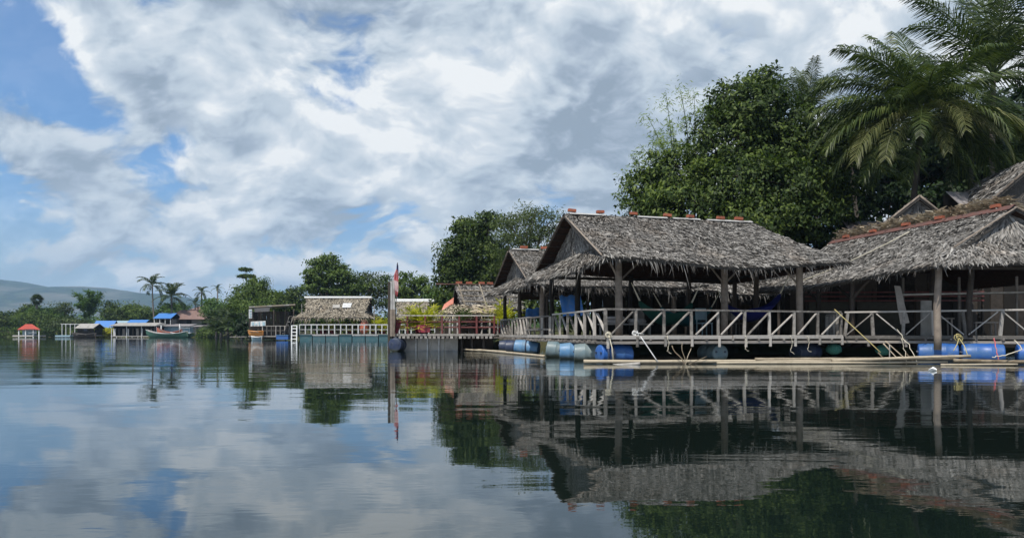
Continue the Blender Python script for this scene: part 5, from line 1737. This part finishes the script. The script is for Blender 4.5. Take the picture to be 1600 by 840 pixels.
def gazebo():
    Y = 150.0
    t = thing('gazebo', 'small pavilion with bright red hipped roof on the far water', 'gazebo', at(46, Y, 0))
    z0, z1 = zz(514.5, Y), zz(506, Y)
    a, b, c, d = at(27, Y - 2, z0), at(63, Y - 2, z0), at(63, Y + 2.5, z0), at(27, Y + 2.5, z0)
    r0, r1 = at(40, Y, z1), at(50, Y, z1)
    MB().slab(r0, r1, b, a, .12).build('roof_slope', M['redroof'], t)
    MB().slab(r1, r0, d, c, .12).build('roof_slope', M['redroof'], t)
    MB().slab(r1, r1 + Vector((0, .05, 0)), c, b, .12).build('roof_slope', M['redroof'], t)
    MB().slab(r0, r0 + Vector((0, -.05, 0)), a, d, .12).build('roof_slope', M['redroof'], t)
    MB().slab(at(39, Y - 2.3, zz(513.6, Y)), at(54, Y - 2.3, zz(513.6, Y)), at(55, Y - 2.35, zz(514.2, Y)), at(38, Y - 2.35, zz(514.2, Y)), .1).build('porch_ridge', M['redwood'], t)
    for px in (29.5, 40, 52, 61):
        MB().beam(at(px, Y - 1.7, -.3), at(px, Y - 1.7, z0), .16).build('post', M['white'], t)
        MB().beam(at(px, Y + 2, -.3), at(px, Y + 2, z0), .16).build('post', M['white'], t)
    MB().box(at(46, Y + .2, .35), (4.4, 4.0, .3)).build('floor_slab', M['wood'], t)
    MB().box(at(46, Y + 1.8, 1.0), (3.0, .1, 1.3)).build('back_wall', M['paleblue'], t)
    for px in (44, 51):
        MB().beam(at(px, Y - 1.8, 1.0), at(px + 6, Y - 1.8, 1.0), .08).build('rail', M['white'], t)


gazebo()


def simple_house(name, label, px0, px1, Y, py_ridge, py_eave, depth, roof, wall, base_z=.3, cat='house', lean=False, windows=0, posts=True, overhang=.3, roof_in=(0, 0), group=None, side_mats=None):
    t = thing(name, label, cat, at((px0 + px1) / 2, Y, base_z), group)
    ze, zr = zz(py_eave, Y), zz(py_ridge, Y)
    x0, x1 = at(px0, Y).x, at(px1, Y).x
    ri0, ri1 = (x1 - x0) * roof_in[0], (x1 - x0) * roof_in[1]
    n = max(2, int((x1 - x0) / 2.0))
    yr = Y + (depth if lean else depth / 2)
    for k in range(n):
        s0, s1 = k / n, (k + 1) / n + .002
        rx0, rx1 = x0 + ri0, x1 - ri1
        P = lambda s, top: Vector((rx0 + (rx1 - rx0) * s, yr, zr)) if top else Vector((x0 + (x1 - x0) * s, Y - overhang, ze))
        MB().slab(P(s0, 1), P(s1, 1), P(s1, 0), P(s0, 0), .09).build('roof_sheet', M[roof], t)
    if not lean:
        MB().slab(Vector((x0 + ri0, yr, zr)), Vector((x1 - ri1, yr, zr)), Vector((x1, Y + depth + overhang, ze)), Vector((x0, Y + depth + overhang, ze)), .09).build('roof_slope', M[roof], t)
        for xx, rr in ((x0, x0 + ri0), (x1, x1 - ri1)):
            if abs(xx - rr) > .3:
                MB().slab(Vector((rr, yr, zr)), Vector((rr, yr + .05, zr)), Vector((xx, Y + depth + overhang, ze)), Vector((xx, Y - overhang, ze)), .09).build('roof_slope', M[roof], t)
            else:
                MB().slab(Vector((xx, yr, zr - .15)), Vector((xx + .01, yr, zr - .15)), Vector((xx, Y + depth, ze)), Vector((xx, Y, ze)), .09).build('gable_wall', M[wall], t)
    m = max(3, int((x1 - x0) / 1.1))
    for k in range(m):
        a, b = x0 + .25 + (x1 - x0 - .5) * k / m, x0 + .25 + (x1 - x0 - .5) * (k + 1) / m - .03
        yb = Y + depth * (.85 if posts else .12)
        zt = ze - .12
        wm = wall if not side_mats else side_mats[k % len(side_mats)]
        MB().box(((a + b) / 2, yb, (base_z + zt) / 2), (b - a, .08, zt - base_z)).build('wall_board', M[wm], t)
    for sx in (x0 + .25, x1 - .25):
        MB().box((sx, Y + depth * .5, (base_z + ze - .12) / 2), (.07, depth * .7, ze - .12 - base_z)).build('side_wall', M[wall], t)
    for k in range(windows):
        xx = x0 + (k + .5) / windows * (x1 - x0)
        f = MB().box((xx, Y + depth * (.85 if posts else .12) - .07, base_z + 1.2), (.9, .06, .8)).build('window', M['darkwood'], t)
        MB().box((xx, Y + depth * (.85 if posts else .12) - .11, base_z + 1.2), (.7, .03, .6)).build('pane', M['navydrum'], f)
    if posts:
        for k in range(4):
            xx = x0 + .2 + (x1 - x0 - .4) * k / 3
            MB().beam((xx, Y, -.3), (xx, Y, ze - .1), .14).build('post', M['offwhite'], t)
    MB().box(((x0 + x1) / 2, Y + depth / 2, base_z - .08), (x1 - x0, depth, .16)).build('floor_slab', M['wood'], t)
    return t


t = thing('frame_shelter', 'bare pale frame with thin roof slats on the far water', 'shelter', at(107, 150, 0))
for px in (97, 103, 110, 117):
    MB().beam(at(px, 150, -.3), at(px, 150, zz(506.5, 150)), .13).build('post', M['offwhite'], t)
    MB().beam(at(px, 153, -.3), at(px, 153, zz(506.5, 150)), .13).build('post', M['offwhite'], t)
for y in (150, 151.5, 153):
    MB().beam(at(95, 150, zz(506, 150)) + Vector((0, y - 150, 0)), at(120, 150, zz(506, 150)) + Vector((0, y - 150, 0)), .14).build('roof_slat', M['offwhite'], t)
MB().box(at(106, 151.5, .32), (3.2, 3.6, .35)).build('float_deck', M['paleblue'], t)

simple_house('houseboat', 'dark hulled houseboat with a pale sheet roof', 117, 147, 148, 505, 512.5, 4, 'concrete', 'darkwood', .5, 'houseboat', windows=1, posts=False)
boat('hull_boat', 'long dark hull carrying the pale roofed houseboat', 114, 149, 147.2, .75, 2.4, 'darkwood', 'darkwood', 'boat', .4)
simple_house('blue_roof_house', 'stall under a blue tarp roof beside the pale roofed houseboat', 144, 176, 156, 500.5, 512.5, 3, 'tarp', 'wallwood', .5, windows=0)
simple_house('blue_roof_house', 'low house with long blue roof behind the pale shed', 196, 226, 162, 499, 506.5, 4, 'tarp', 'wallwood', .6)
simple_house('blue_roof_house', 'narrow strip of blue roof between the two blue tarped houses', 173, 199, 164, 500.5, 507, 3, 'paleblue', 'wallwood', .6)
t_ = simple_house('boat_shed', 'long open shed with pale grey sheet roof and white posts', 173, 246, 150, 503.5, 508.5, 6, 'concrete', 'darkwood', .35, 'shed', overhang=.8, roof_in=(.02, .05))
for k in range(9):
    xx = at(178 + k * 7.2, 150.6).x
    MB().beam((xx, 150.8, .2), (xx, 150.8, 1.9), random.choice((.3, .55)), .06).build('hung_sheet', M[('offwhite', 'darkwood', 'wallwood')[k % 3]], t_)
simple_house('brown_house', 'large house with brown hipped roof behind the green longtail boat', 255, 322, 158, 483, 498.5, 8, 'browntin', 'wallwood', .9, windows=3, posts=False, roof_in=(.22, .28), side_mats=('wallwood', 'darkwood', 'wallwood'))
simple_house('blue_roof_house', 'gabled blue tarp roof in front of the brown roofed house', 240, 268, 155, 488.5, 497, 5, 'tarp', 'wallwood', .9, windows=0, roof_in=(.0, .0))
simple_house('brown_house', 'upper brown roof peeping above the large brown house', 297, 331, 168, 475, 483.5, 6, 'browntin', 'wallwood', 1.0, windows=1, posts=False, roof_in=(.45, .3))
simple_house('plank_shack', 'small grey plank shack standing over the water edge', 299, 318, 149, 507.5, 509.5, 3, 'greytin', 'wood', .4, 'shack', posts=False, lean=True)
simple_house('awning_stall', 'pale blue painted veranda below the large brown roof', 250, 298, 153, 505.5, 509, 3, 'greytin', 'paleblue', .6, 'stall', posts=False, lean=True)
boat('longtail_boat', 'green wooden longtail boat with upswept bow', 229, 293, 146.5, .85, 2.2, 'green', 'wood', 'boat', .95, 0, 'offwhite')
boat('longtail_boat', 'salmon red longtail boat behind the green one', 246, 284, 149, .9, 2.0, 'redboat', 'wood', 'boat', 1.1, .25, 'redboat')
boat('passenger_boat', 'green boat with flat white canopy beside the plank shack', 266, 302, 148.5, .8, 2.0, 'green', 'wood', 'boat', .3, .1, 'white', canopy=True)
for k, (px, h) in enumerate(((252, 2.6), (281, 2.9))):
    o = MB().beam(at(px, 150, -.3), at(px, 150, h), .22).build('mooring_post', M['white'])
    tag(o, ['white mooring post by the bow of the red boat', 'white mooring post taller beside the white boat canopy'][k], 'post')

# ------------------------------------------------------------------ trees, near to far
big = tree('broadleaf_tree', 'huge dark broad leaved tree rising behind the big thatched hut', 1165, 37.0, [
    (1180, 170, 52, 48), (1190, 128, 22, 24), (1140, 168, 32, 40), (1130, 225, 70, 48), (1230, 205, 70, 48), (1285, 240, 55, 50), (1060, 270, 60, 42), (1010, 295, 38, 26), (1150, 290, 85, 50, -1.5), (1230, 300, 80, 46, -2.0), (1075, 325, 80, 34, -1.5), (1180, 345, 90, 34, -2.5), (1270, 345, 62, 34, -2.5), (1290, 305, 45, 40, -1.0), (1250, 260, 60, 50, 1), (1005, 328, 34, 20, -.5), (1205, 235, 60, 50, 0)],
    84000, .22, 'leaf_dark', .36, r0=.5, aspect=.5)
tree('broadleaf_tree', 'dark dense tree behind the steep gabled hut', 735, 66.0, [
    (740, 365, 30, 24), (715, 400, 28, 30), (745, 400, 40, 40), (705, 435, 22, 26), (740, 440, 45, 30), (780, 420, 40, 40), (720, 465, 35, 16), (690, 470, 12, 18), (762, 345, 20, 12), (725, 355, 16, 14)],
    34000, .30, 'leaf_dark', .5, r0=.4)
tree('feathery_tree', 'fine leaved olive tree between the dark tree and the big hut ridge', 815, 60.0, [
    (820, 355, 38, 26), (850, 345, 24, 22), (800, 375, 45, 34), (845, 385, 40, 34), (830, 330, 22, 12), (790, 345, 22, 14), (868, 370, 18, 40), (815, 415, 50, 30)],
    16000, .22, 'leaf_olive', .5, r0=.3, aspect=.35)
# shade trees behind the palms
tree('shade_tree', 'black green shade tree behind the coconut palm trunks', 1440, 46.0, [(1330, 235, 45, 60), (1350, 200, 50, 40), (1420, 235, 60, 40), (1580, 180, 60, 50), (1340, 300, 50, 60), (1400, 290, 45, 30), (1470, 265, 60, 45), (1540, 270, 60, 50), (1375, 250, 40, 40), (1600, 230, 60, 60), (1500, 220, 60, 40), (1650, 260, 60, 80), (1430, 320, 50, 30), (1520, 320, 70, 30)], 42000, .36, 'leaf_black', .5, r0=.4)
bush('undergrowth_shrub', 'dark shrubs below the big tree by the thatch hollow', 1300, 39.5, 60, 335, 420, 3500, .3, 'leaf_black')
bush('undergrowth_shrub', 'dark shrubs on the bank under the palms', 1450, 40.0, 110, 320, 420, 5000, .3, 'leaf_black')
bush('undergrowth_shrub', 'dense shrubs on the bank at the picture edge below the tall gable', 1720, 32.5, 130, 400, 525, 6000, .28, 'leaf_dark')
tree('shade_tree', 'dark tree at the picture edge behind the tall gable', 1690, 40.0, [(1640, 250, 60, 60), (1720, 230, 80, 70), (1790, 300, 70, 70), (1690, 330, 80, 50)], 16000, .3, 'leaf_dark', .45, r0=.35)
bush('undergrowth_shrub', 'green shrubs glimpsed through the big hut behind the green hammock', 1050, 41, 90, 440, 520, 4000, .3, 'leaf_mid')
bush('undergrowth_shrub', 'pale green shrub glimpsed between posts beside the blue tarp', 905, 39, 30, 455, 515, 1200, .25, 'leaf_light')
bush('undergrowth_shrub', 'dark green shrub on the bank behind the lattice hut', 800, 52, 90, 440, 510, 4000, .35, 'leaf_dark')

# coconut palms
top1 = at(1442, 32.5, zz(182, 32.5))
main_fr = [(185, 62, 60, 1.05, 0), (165, 48, 62, 1.0, 0), (178, 25, 62, 1.1, 0), (190, 8, 70, 1.1, 0), (200, 0, 75, 1.05, 1), (172, -8, 62, 1.0, 0), (215, -5, 75, .95, 1), (150, 30, 70, 1.0, 0), (120, 65, 55, 1.05, 0), (95, 80, 35, 1.05, 0), (70, 68, 45, 1.1, 0), (40, 58, 60, 1.1, 0), (20, 40, 62, 1.1, 0), (5, 22, 68, 1.2, 0), (350, 8, 70, 1.15, 0), (335, 4, 72, 1.05, 1), (320, -6, 75, .9, 1), (300, 8, 85, .9, 0), (270, 12, 95, .85, 1), (240, 8, 85, .9, 0), (250, 45, 85, .9, 0), (285, 55, 80, .95, 0), (10, -12, 60, 1.0, 0), (345, -22, 50, 1.0, 0), (198, -25, 45, .95, 0), (180, -40, 35, .85, 0), (0, -42, 35, .9, 0), (225, -45, 30, .8, 0), (315, -45, 30, .8, 0), (110, 45, 70, 1.0, 0), (60, 30, 70, 1.1, 0), (265, -15, 70, .7, 1), (130, 78, 40, 1.0, 0), (225, 30, 80, .9, 0), (160, 15, 75, 1.05, 0), (20, 12, 75, 1.1, 0), (100, 20, 80, .9, 0), (275, 30, 90, .85, 0), (205, 55, 70, 1.0, 0), (330, 40, 75, 1.0, 0), (140, 50, 60, 1.1, 0), (50, 48, 62, 1.15, 0)]
coconut_palm('coconut_palm', 'large coconut palm with spreading crown beside the dark tree', top1, at(1396, 33.5, .9), 5.0, main_fr, .17, 'tall coconut palms on the bank', nl=74, hang=.50, leaf=1.25)
top2 = at(1552, 36.0, zz(118, 36.0))
coconut_palm('coconut_palm', 'taller coconut palm cut by the top corner of the picture', top2, at(1540, 36, .9), 6.0, [(a, e, d, l, o) for a, e, d, l, o in ((180, 60, 45, 1, 0), (150, 70, 40, 1, 0), (120, 80, 30, 1.0, 0), (90, 84, 25, 1.05, 0), (60, 75, 35, 1, 0), (30, 62, 45, 1, 0), (10, 45, 55, 1.05, 0), (200, 42, 60, 1, 0), (170, 28, 60, .95, 0), (190, 10, 65, .95, 0), (0, 25, 65, 1.05, 0), (350, 5, 65, 1.0, 0), (320, 15, 80, .9, 0), (270, 40, 90, .8, 0), (230, 15, 85, .9, 0), (280, 75, 60, .9, 0), (250, 65, 60, .9, 0), (310, 55, 70, .9, 0), (340, -15, 55, .9, 0), (195, -20, 45, .9, 0))], .17, 'tall coconut palms on the bank', nl=68, hang=.45, leaf=1.15)
top3 = at(1262, 44.0, zz(178, 44.0))
coconut_palm('coconut_palm', 'coconut palm with fan of fronds poking above the dark tree', top3, at(1285, 44, .9), 4.4, [(180, 55, 45, .95, 0), (150, 68, 40, 1, 0), (110, 80, 25, .8, 0), (70, 78, 30, .8, 0), (40, 65, 40, .9, 0), (15, 52, 45, .9, 0), (0, 35, 55, .95, 0), (200, 35, 55, .9, 0), (230, 50, 70, .85, 0), (290, 60, 70, .85, 0), (345, 15, 60, .9, 0), (260, 75, 50, .8, 0)], .15, 'tall coconut palms on the bank', nl=60, leaf=1.1)
top4 = at(1330, 41.0, zz(255, 41))
coconut_palm('coconut_palm', 'low dark coconut palm hidden behind the big palm crown', top4, at(1352, 41, .9), 4.2, [(180, 45, 60, 1, 0), (150, 60, 55, 1, 0), (95, 75, 40, 1, 0), (40, 60, 50, 1, 0), (10, 40, 60, 1, 0), (200, 20, 70, 1, 0), (345, 15, 70, 1, 0), (270, 30, 85, .8, 0), (320, 30, 80, .9, 0), (230, 30, 80, .9, 0), (185, 0, 60, .9, 0), (0, 0, 60, .9, 0)], .15, 'tall coconut palms on the bank', nl=56, leaf=1.15)
top5 = at(1520, 38.0, zz(235, 38))
coconut_palm('coconut_palm', 'shaded coconut palm below the tallest crown near the picture edge', top5, at(1500, 38, .9), 4.6, [(180, 45, 60, 1, 0), (150, 60, 55, 1, 0), (95, 75, 40, 1, 0), (40, 60, 50, 1, 0), (10, 40, 60, 1, 0), (200, 20, 70, 1, 0), (345, 15, 70, 1, 0), (270, 30, 85, .8, 0), (320, 30, 80, .9, 0), (230, 30, 80, .9, 0), (185, 0, 60, .9, 0), (0, 0, 60, .9, 0), (330, -15, 60, .9, 0), (215, -15, 60, .9, 0)], .16, 'tall coconut palms on the bank', nl=56, leaf=1.15)

bamboo_culms('bamboo_clump', 'thin pale bamboo sprays arching out beside the dark tree', 1075, 38.5, [(1040, 145), (1062, 138), (1010, 180), (1022, 205), (985, 240), (970, 265), (1085, 150), (960, 300), (1050, 190), (1000, 225), (1110, 150), (975, 310)], n_leaf=400, leaf=.26)

# middle distance behind the pontoon
tree('umbrella_tree', 'layered tree with domed top behind the wide tan shelter', 508, 105, [(512, 406, 16, 7), (498, 412, 16, 6), (520, 418, 24, 7), (500, 428, 26, 9), (530, 432, 24, 10), (490, 445, 20, 14), (515, 450, 40, 16), (545, 450, 24, 18)], 15000, .38, 'leaf_mid', .5, r0=.4)
tree('airy_tree', 'sparse dark crowned tree beside the layered tree', 570, 110, [(568, 428, 12, 10), (580, 440, 20, 12), (560, 448, 20, 14), (600, 445, 18, 14), (575, 465, 40, 16), (608, 462, 20, 20)], 7000, .33, 'leaf_dark', .8, r0=.3)
tree('broadleaf_tree', 'dark tree above the flat boat shelter roof', 456, 108, [(460, 458, 14, 9), (445, 470, 18, 12), (470, 475, 20, 14), (455, 485, 25, 14)], 7000, .35, 'leaf_dark', .6)
tree('broadleaf_tree', 'rounded green tree behind the boat shelter', 395, 112, [(402, 442, 14, 8), (390, 455, 26, 12), (415, 462, 24, 12), (380, 475, 24, 14), (410, 480, 40, 12), (435, 470, 14, 12)], 14000, .34, 'leaf_mid', .6, r0=.4)
tree('umbrella_tree', 'two tiered flat topped tree standing above the rounded tree', 385, 118, [(383, 420.5, 10, 1.6), (385, 431.5, 13, 2.0), (394, 438, 6, 2)], 2600, .3, 'leaf_dark', .22, r0=.22, bark='palebark')
tree('fan_palm_tree', 'bushy palms with ragged tops behind the flag', 650, 100, [(630, 432, 10, 9), (655, 440, 14, 10), (640, 452, 22, 12), (668, 452, 12, 12), (630, 470, 20, 14), (660, 472, 20, 12), (618, 455, 10, 14)], 4200, .75, 'leaf_mid', .6, aspect=.22)
tree('broadleaf_tree', 'light green low tree between the palms and the dark tree', 682, 95, [(683, 462, 14, 9), (690, 475, 16, 10), (672, 478, 12, 8)], 1800, .5, 'leaf_light', .5)


def small_palm(label, px, py, Y, L, n, gz=1.0, material='frond', group='palms along the far shore', nl=18, droop=75, r=.16, elmin=-20, lean=0, hang=.35):
    top = at(px, Y, zz(py, Y))
    fr = [(k / n * 360 * 2.4 % 360, elmin + (85 - elmin) * ((k + .5) / n), droop * random.uniform(.8, 1.2), random.uniform(.85, 1.1), 0) for k in range(n)]
    t = thing('palm_tree', label, 'palm tree', at(px + lean, Y, gz), group)
    pts = [at(px + lean * (1 - i / 6) ** 2, Y, gz - .3).lerp(Vector((at(px + lean * (1 - i / 6) ** 2, Y).x, Y, top.z)), i / 6) for i in range(7)]
    MB().tube(pts, [r * (1.3 - .5 * i / 6) for i in range(7)], 6).build('trunk', M['palmbark'], t, True)
    for az, el, dr, lf, old in fr:
        frond_part(t, top, L * lf, R(az), R(el), R(dr), material, nl=nl, hang=hang, leaf=1.15, lw=.13)
    return t


small_palm('tall slender coconut palm standing over the blue roofed house', 238, 445, 165, 4.2, 13, droop=85, lean=6, elmin=-25)
small_palm('full crowned coconut palm beside the tall slender one', 268, 463, 160, 4.6, 16, droop=70, lean=2, elmin=-25)
small_palm('palm with dark ragged crown above the brown house', 315, 456, 165, 2.6, 11, droop=90, elmin=-40, r=.2)
small_palm('tiny thin palm standing alone beyond the brown house', 340, 450, 175, 2.0, 9, droop=90, elmin=-30)
small_palm('small palm just above the upper brown roof', 305, 474, 162, 2.4, 9, droop=80)
for k, (px, py, Y, lb) in enumerate(((356, 488, 135, 'nipa palm with arching fronds above the plank jetty'), (346, 497, 140, 'nipa palm nearest the small grey plank shack'), (370, 490, 128, 'nipa palm close to the rounded green tree'), (345, 505, 132, 'low nipa palm drooping to the water by the jetty'), (338, 504, 138, 'low spreading nipa palm beside the brown house wall'), (378, 505, 122, 'short nipa palm beside the boat shelter corner'))):
    small_palm(lb, px, py + 14, Y, 4.4, 14, gz=.3, material='frond', group='nipa palms along the water', droop=70, elmin=12, r=.2, nl=20, hang=.25)

# toddy palm with round head
t = thing('toddy_palm', 'palm with round ball of fan leaves above the far trees', 'palm tree', at(57, 170, 1))
pole('trunk', at(57, 170, .8), at(57.5, 170, zz(470, 170)), .3, 'palmbark', t)
cc = at(57.5, 170, zz(468.5, 170))
vs = []
for k in range(70):
    d = Vector((random.gauss(0, 1), random.gauss(0, 1), random.gauss(.15, 1))).normalized()
    s = d.cross(Vector((0, 0, 1))).normalized()
    u = s.cross(d)
    l = random.uniform(1.2, 1.9)
    for a in np.linspace(-1.2, 1.2, 9):
        e = (d * math.cos(a) + (s * .9 + u * .3) * math.sin(a)).normalized()
        p0, p1, p2 = cc + d * l * .35, cc + d * l * .4 + e * l * .35, cc + d * l * .4 + e * l * .6 - Vector((0, 0, .1))
        w = s * math.cos(a) * .09 - d * math.sin(a) * .09
        vs.append([tuple(x) for x in (p0 - w * .3, p0 + w * .3, p1 - w, p1 + w, p2 - w * .1, p2 + w * .1)])
quads_obj('crown', np.array(vs), 6, TH_FACES, M['frond'], t)

far = [
    ('broadleaf_tree', 'low green tree behind the red roofed pavilion', 45, 168, [(40, 500, 18, 10), (60, 495, 18, 10), (75, 503, 16, 9)], 2400, .7, 'leaf_mid'),
    ('broadleaf_tree', 'bright green tree just beyond the red roofed pavilion', 68, 172, [(68, 490, 14, 8), (58, 488, 10, 6), (80, 497, 12, 8)], 1700, .7, 'leaf_light'),
    ('broadleaf_tree', 'dark tree at the very end of the far shore', 10, 172, [(8, 500, 22, 14), (28, 503, 14, 10), (-15, 498, 18, 12)], 2600, .8, 'leaf_dark'),
    ('broadleaf_tree', 'dark rounded tree under the toddy palm', 45, 176, [(38, 487, 8, 7), (48, 484, 9, 7), (34, 497, 10, 8)], 1300, .7, 'leaf_dark'),
    ('airy_tree', 'thin pale tree between the toddy palm and the bamboo', 98, 176, [(92, 480, 8, 10), (88, 490, 14, 10), (105, 482, 6, 12), (100, 497, 16, 9)], 1500, .6, 'leaf_olive'),
    ('broadleaf_tree', 'brownish green tree behind the bare frame shelter', 100, 166, [(95, 508, 20, 9), (118, 505, 16, 10)], 2200, .7, 'leaf_olive'),
    ('broadleaf_tree', 'dark green tree right of the tall bamboo behind the blue roofs', 185, 172, [(175, 490, 14, 9), (195, 492, 16, 10), (212, 488, 14, 9), (185, 503, 26, 8)], 3000, .7, 'leaf_dark'),
    ('airy_tree', 'thin layered tree above the blue roofs', 172, 178, [(170, 474, 9, 3), (178, 478, 8, 3), (176, 485, 10, 4)], 700, .6, 'leaf_dark'),
    ('broadleaf_tree', 'mid green tree behind the long pale shed', 222, 170, [(205, 482, 12, 8), (222, 490, 18, 10), (238, 495, 10, 8)], 2200, .7, 'leaf_mid'),
    ('broadleaf_tree', 'light leafy tree below the full crowned palm', 270, 168, [(262, 482, 14, 7), (280, 480, 14, 6), (272, 489, 20, 6)], 1900, .7, 'leaf_light'),
    ('broadleaf_tree', 'bright green tree between the brown roof and the nipa palms', 332, 150, [(330, 474, 10, 6), (340, 482, 12, 7), (326, 486, 10, 7)], 1500, .6, 'leaf_light'),
    ('broadleaf_tree', 'olive shoreline tree behind the plank jetty', 350, 152, [(345, 484, 18, 8), (365, 484, 16, 9), (350, 494, 26, 8)], 2800, .6, 'leaf_olive'),
    ('broadleaf_tree', 'dark tree between nipa palms and the rounded tree', 372, 142, [(368, 472, 10, 10), (378, 484, 14, 10), (366, 494, 16, 9)], 2400, .6, 'leaf_dark'),
]
for name, lb, px, Y, bl, n, lf, mt in far:
    tree(name, lb, px, Y, bl, int(n * 2.4), lf * .62, mt, .8, 'trees along the far shore', r0=.25, gz=1.0)
bamboo_culms('bamboo_clump', 'tall bamboo clump with plumed tops behind the pale roofed houseboat', 140, 164, [(118, 458), (126, 462), (138, 456), (146, 455), (157, 458), (133, 470), (152, 468), (122, 475), (143, 465)], 1.0, 330, .95, 'leaf_light', spread=.9, wob=2)
for k, (px, hw, top, Yb, mt, lb) in enumerate(((30, 45, 510, 163, 'leaf_mid', 'low green bushes at the water behind the red pavilion'), (90, 35, 510, 163, 'leaf_dark', 'dark shore bushes between the pavilion and the frame shelter'), (150, 40, 503, 168, 'leaf_olive', 'olive bushes behind the pale roofed houseboat'), (215, 45, 500, 169, 'leaf_dark', 'dark bushes behind the long blue roof'), (155, 18, 513, 153, 'leaf_yellow', 'yellow green bushes on the float under the blue tarp'), (325, 14, 512, 147, 'leaf_mid', 'small bushes beside the plank shack'), (-30, 40, 505, 170, 'leaf_dark', 'shore bushes beyond the picture edge tree'))):
    bush('shore_bush', lb, px, Yb, hw, top, 525, 3500, .36, mt, group='bushes along the far shore', clump=.6)
bush('shore_bush', 'dark bushes along the bank behind the pontoon', 600, 96, 120, 480, 522, 5000, .5, 'leaf_dark', group='bushes behind the rafts', clump=.6)
bush('shore_bush', 'dark hedge of bushes behind the boat shelter', 425, 98, 50, 485, 524, 2500, .5, 'leaf_black', group='bushes behind the rafts', clump=.6)

# distant wooded plain beyond the river bend, one mass
def woods():
    c, n_ = [], []
    k = 16000
    x = rng.uniform(-260, 60, k)
    y = rng.uniform(215, 330, k)
    h = 2.0 + 5.5 * rng.random(k) ** 1.2 * (1 + .3 * np.sin(x * .08))
    cc = np.stack([x, y, 1.2 + h * .55], 1)
    per = 3
    P = (cc[:, None] + rng.normal(0, 1, (k, per, 3)) * np.array([1.4, 1.4, 1.2])).reshape(-1, 3)
    nn = unit(rng.normal(0, 1, P.shape) + np.array([0, -.3, .8]))
    d = unit(np.cross(nn, rng.normal(0, 1, P.shape)))
    L = 1.0 * rng.uniform(.6, 1.4, len(P))
    quads_obj('woods', leaf_quads(P, d, nn, L, L * .6), 4, [(0, 1, 2, 3)], M['leaf_light'], None, 'stuff')


woods()

# ------------------------------------------------------------------ air
hz = MB()
X0, X1, Y0_, Y1_, Z0, Z1 = -4300, 5300, -200, 4300, -12, 252
hz.add([(X0, Y0_, Z0), (X1, Y0_, Z0), (X1, Y1_, Z0), (X0, Y1_, Z0), (X0, Y0_, Z1), (X1, Y0_, Z1), (X1, Y1_, Z1), (X0, Y1_, Z1)],
       [(0, 3, 2, 1), (4, 5, 6, 7), (0, 1, 5, 4), (1, 2, 6, 5), (2, 3, 7, 6), (3, 0, 4, 7)])
hm = bpy.data.materials.new('air')
hm.use_nodes = True
gh = G(hm.node_tree)
pv = gh.n('VolumePrincipled')
pv.inputs['Color'].default_value = (0.48, 0.72, 1.0, 1)
pv.inputs['Density'].default_value = 0.00019
pv.inputs['Anisotropy'].default_value = 0.2
ho = gh.n('OutputMaterial')
gh.put(ho.inputs['Volume'], pv.outputs[0])
hz.build('haze', hm, None, False, 'stuff')
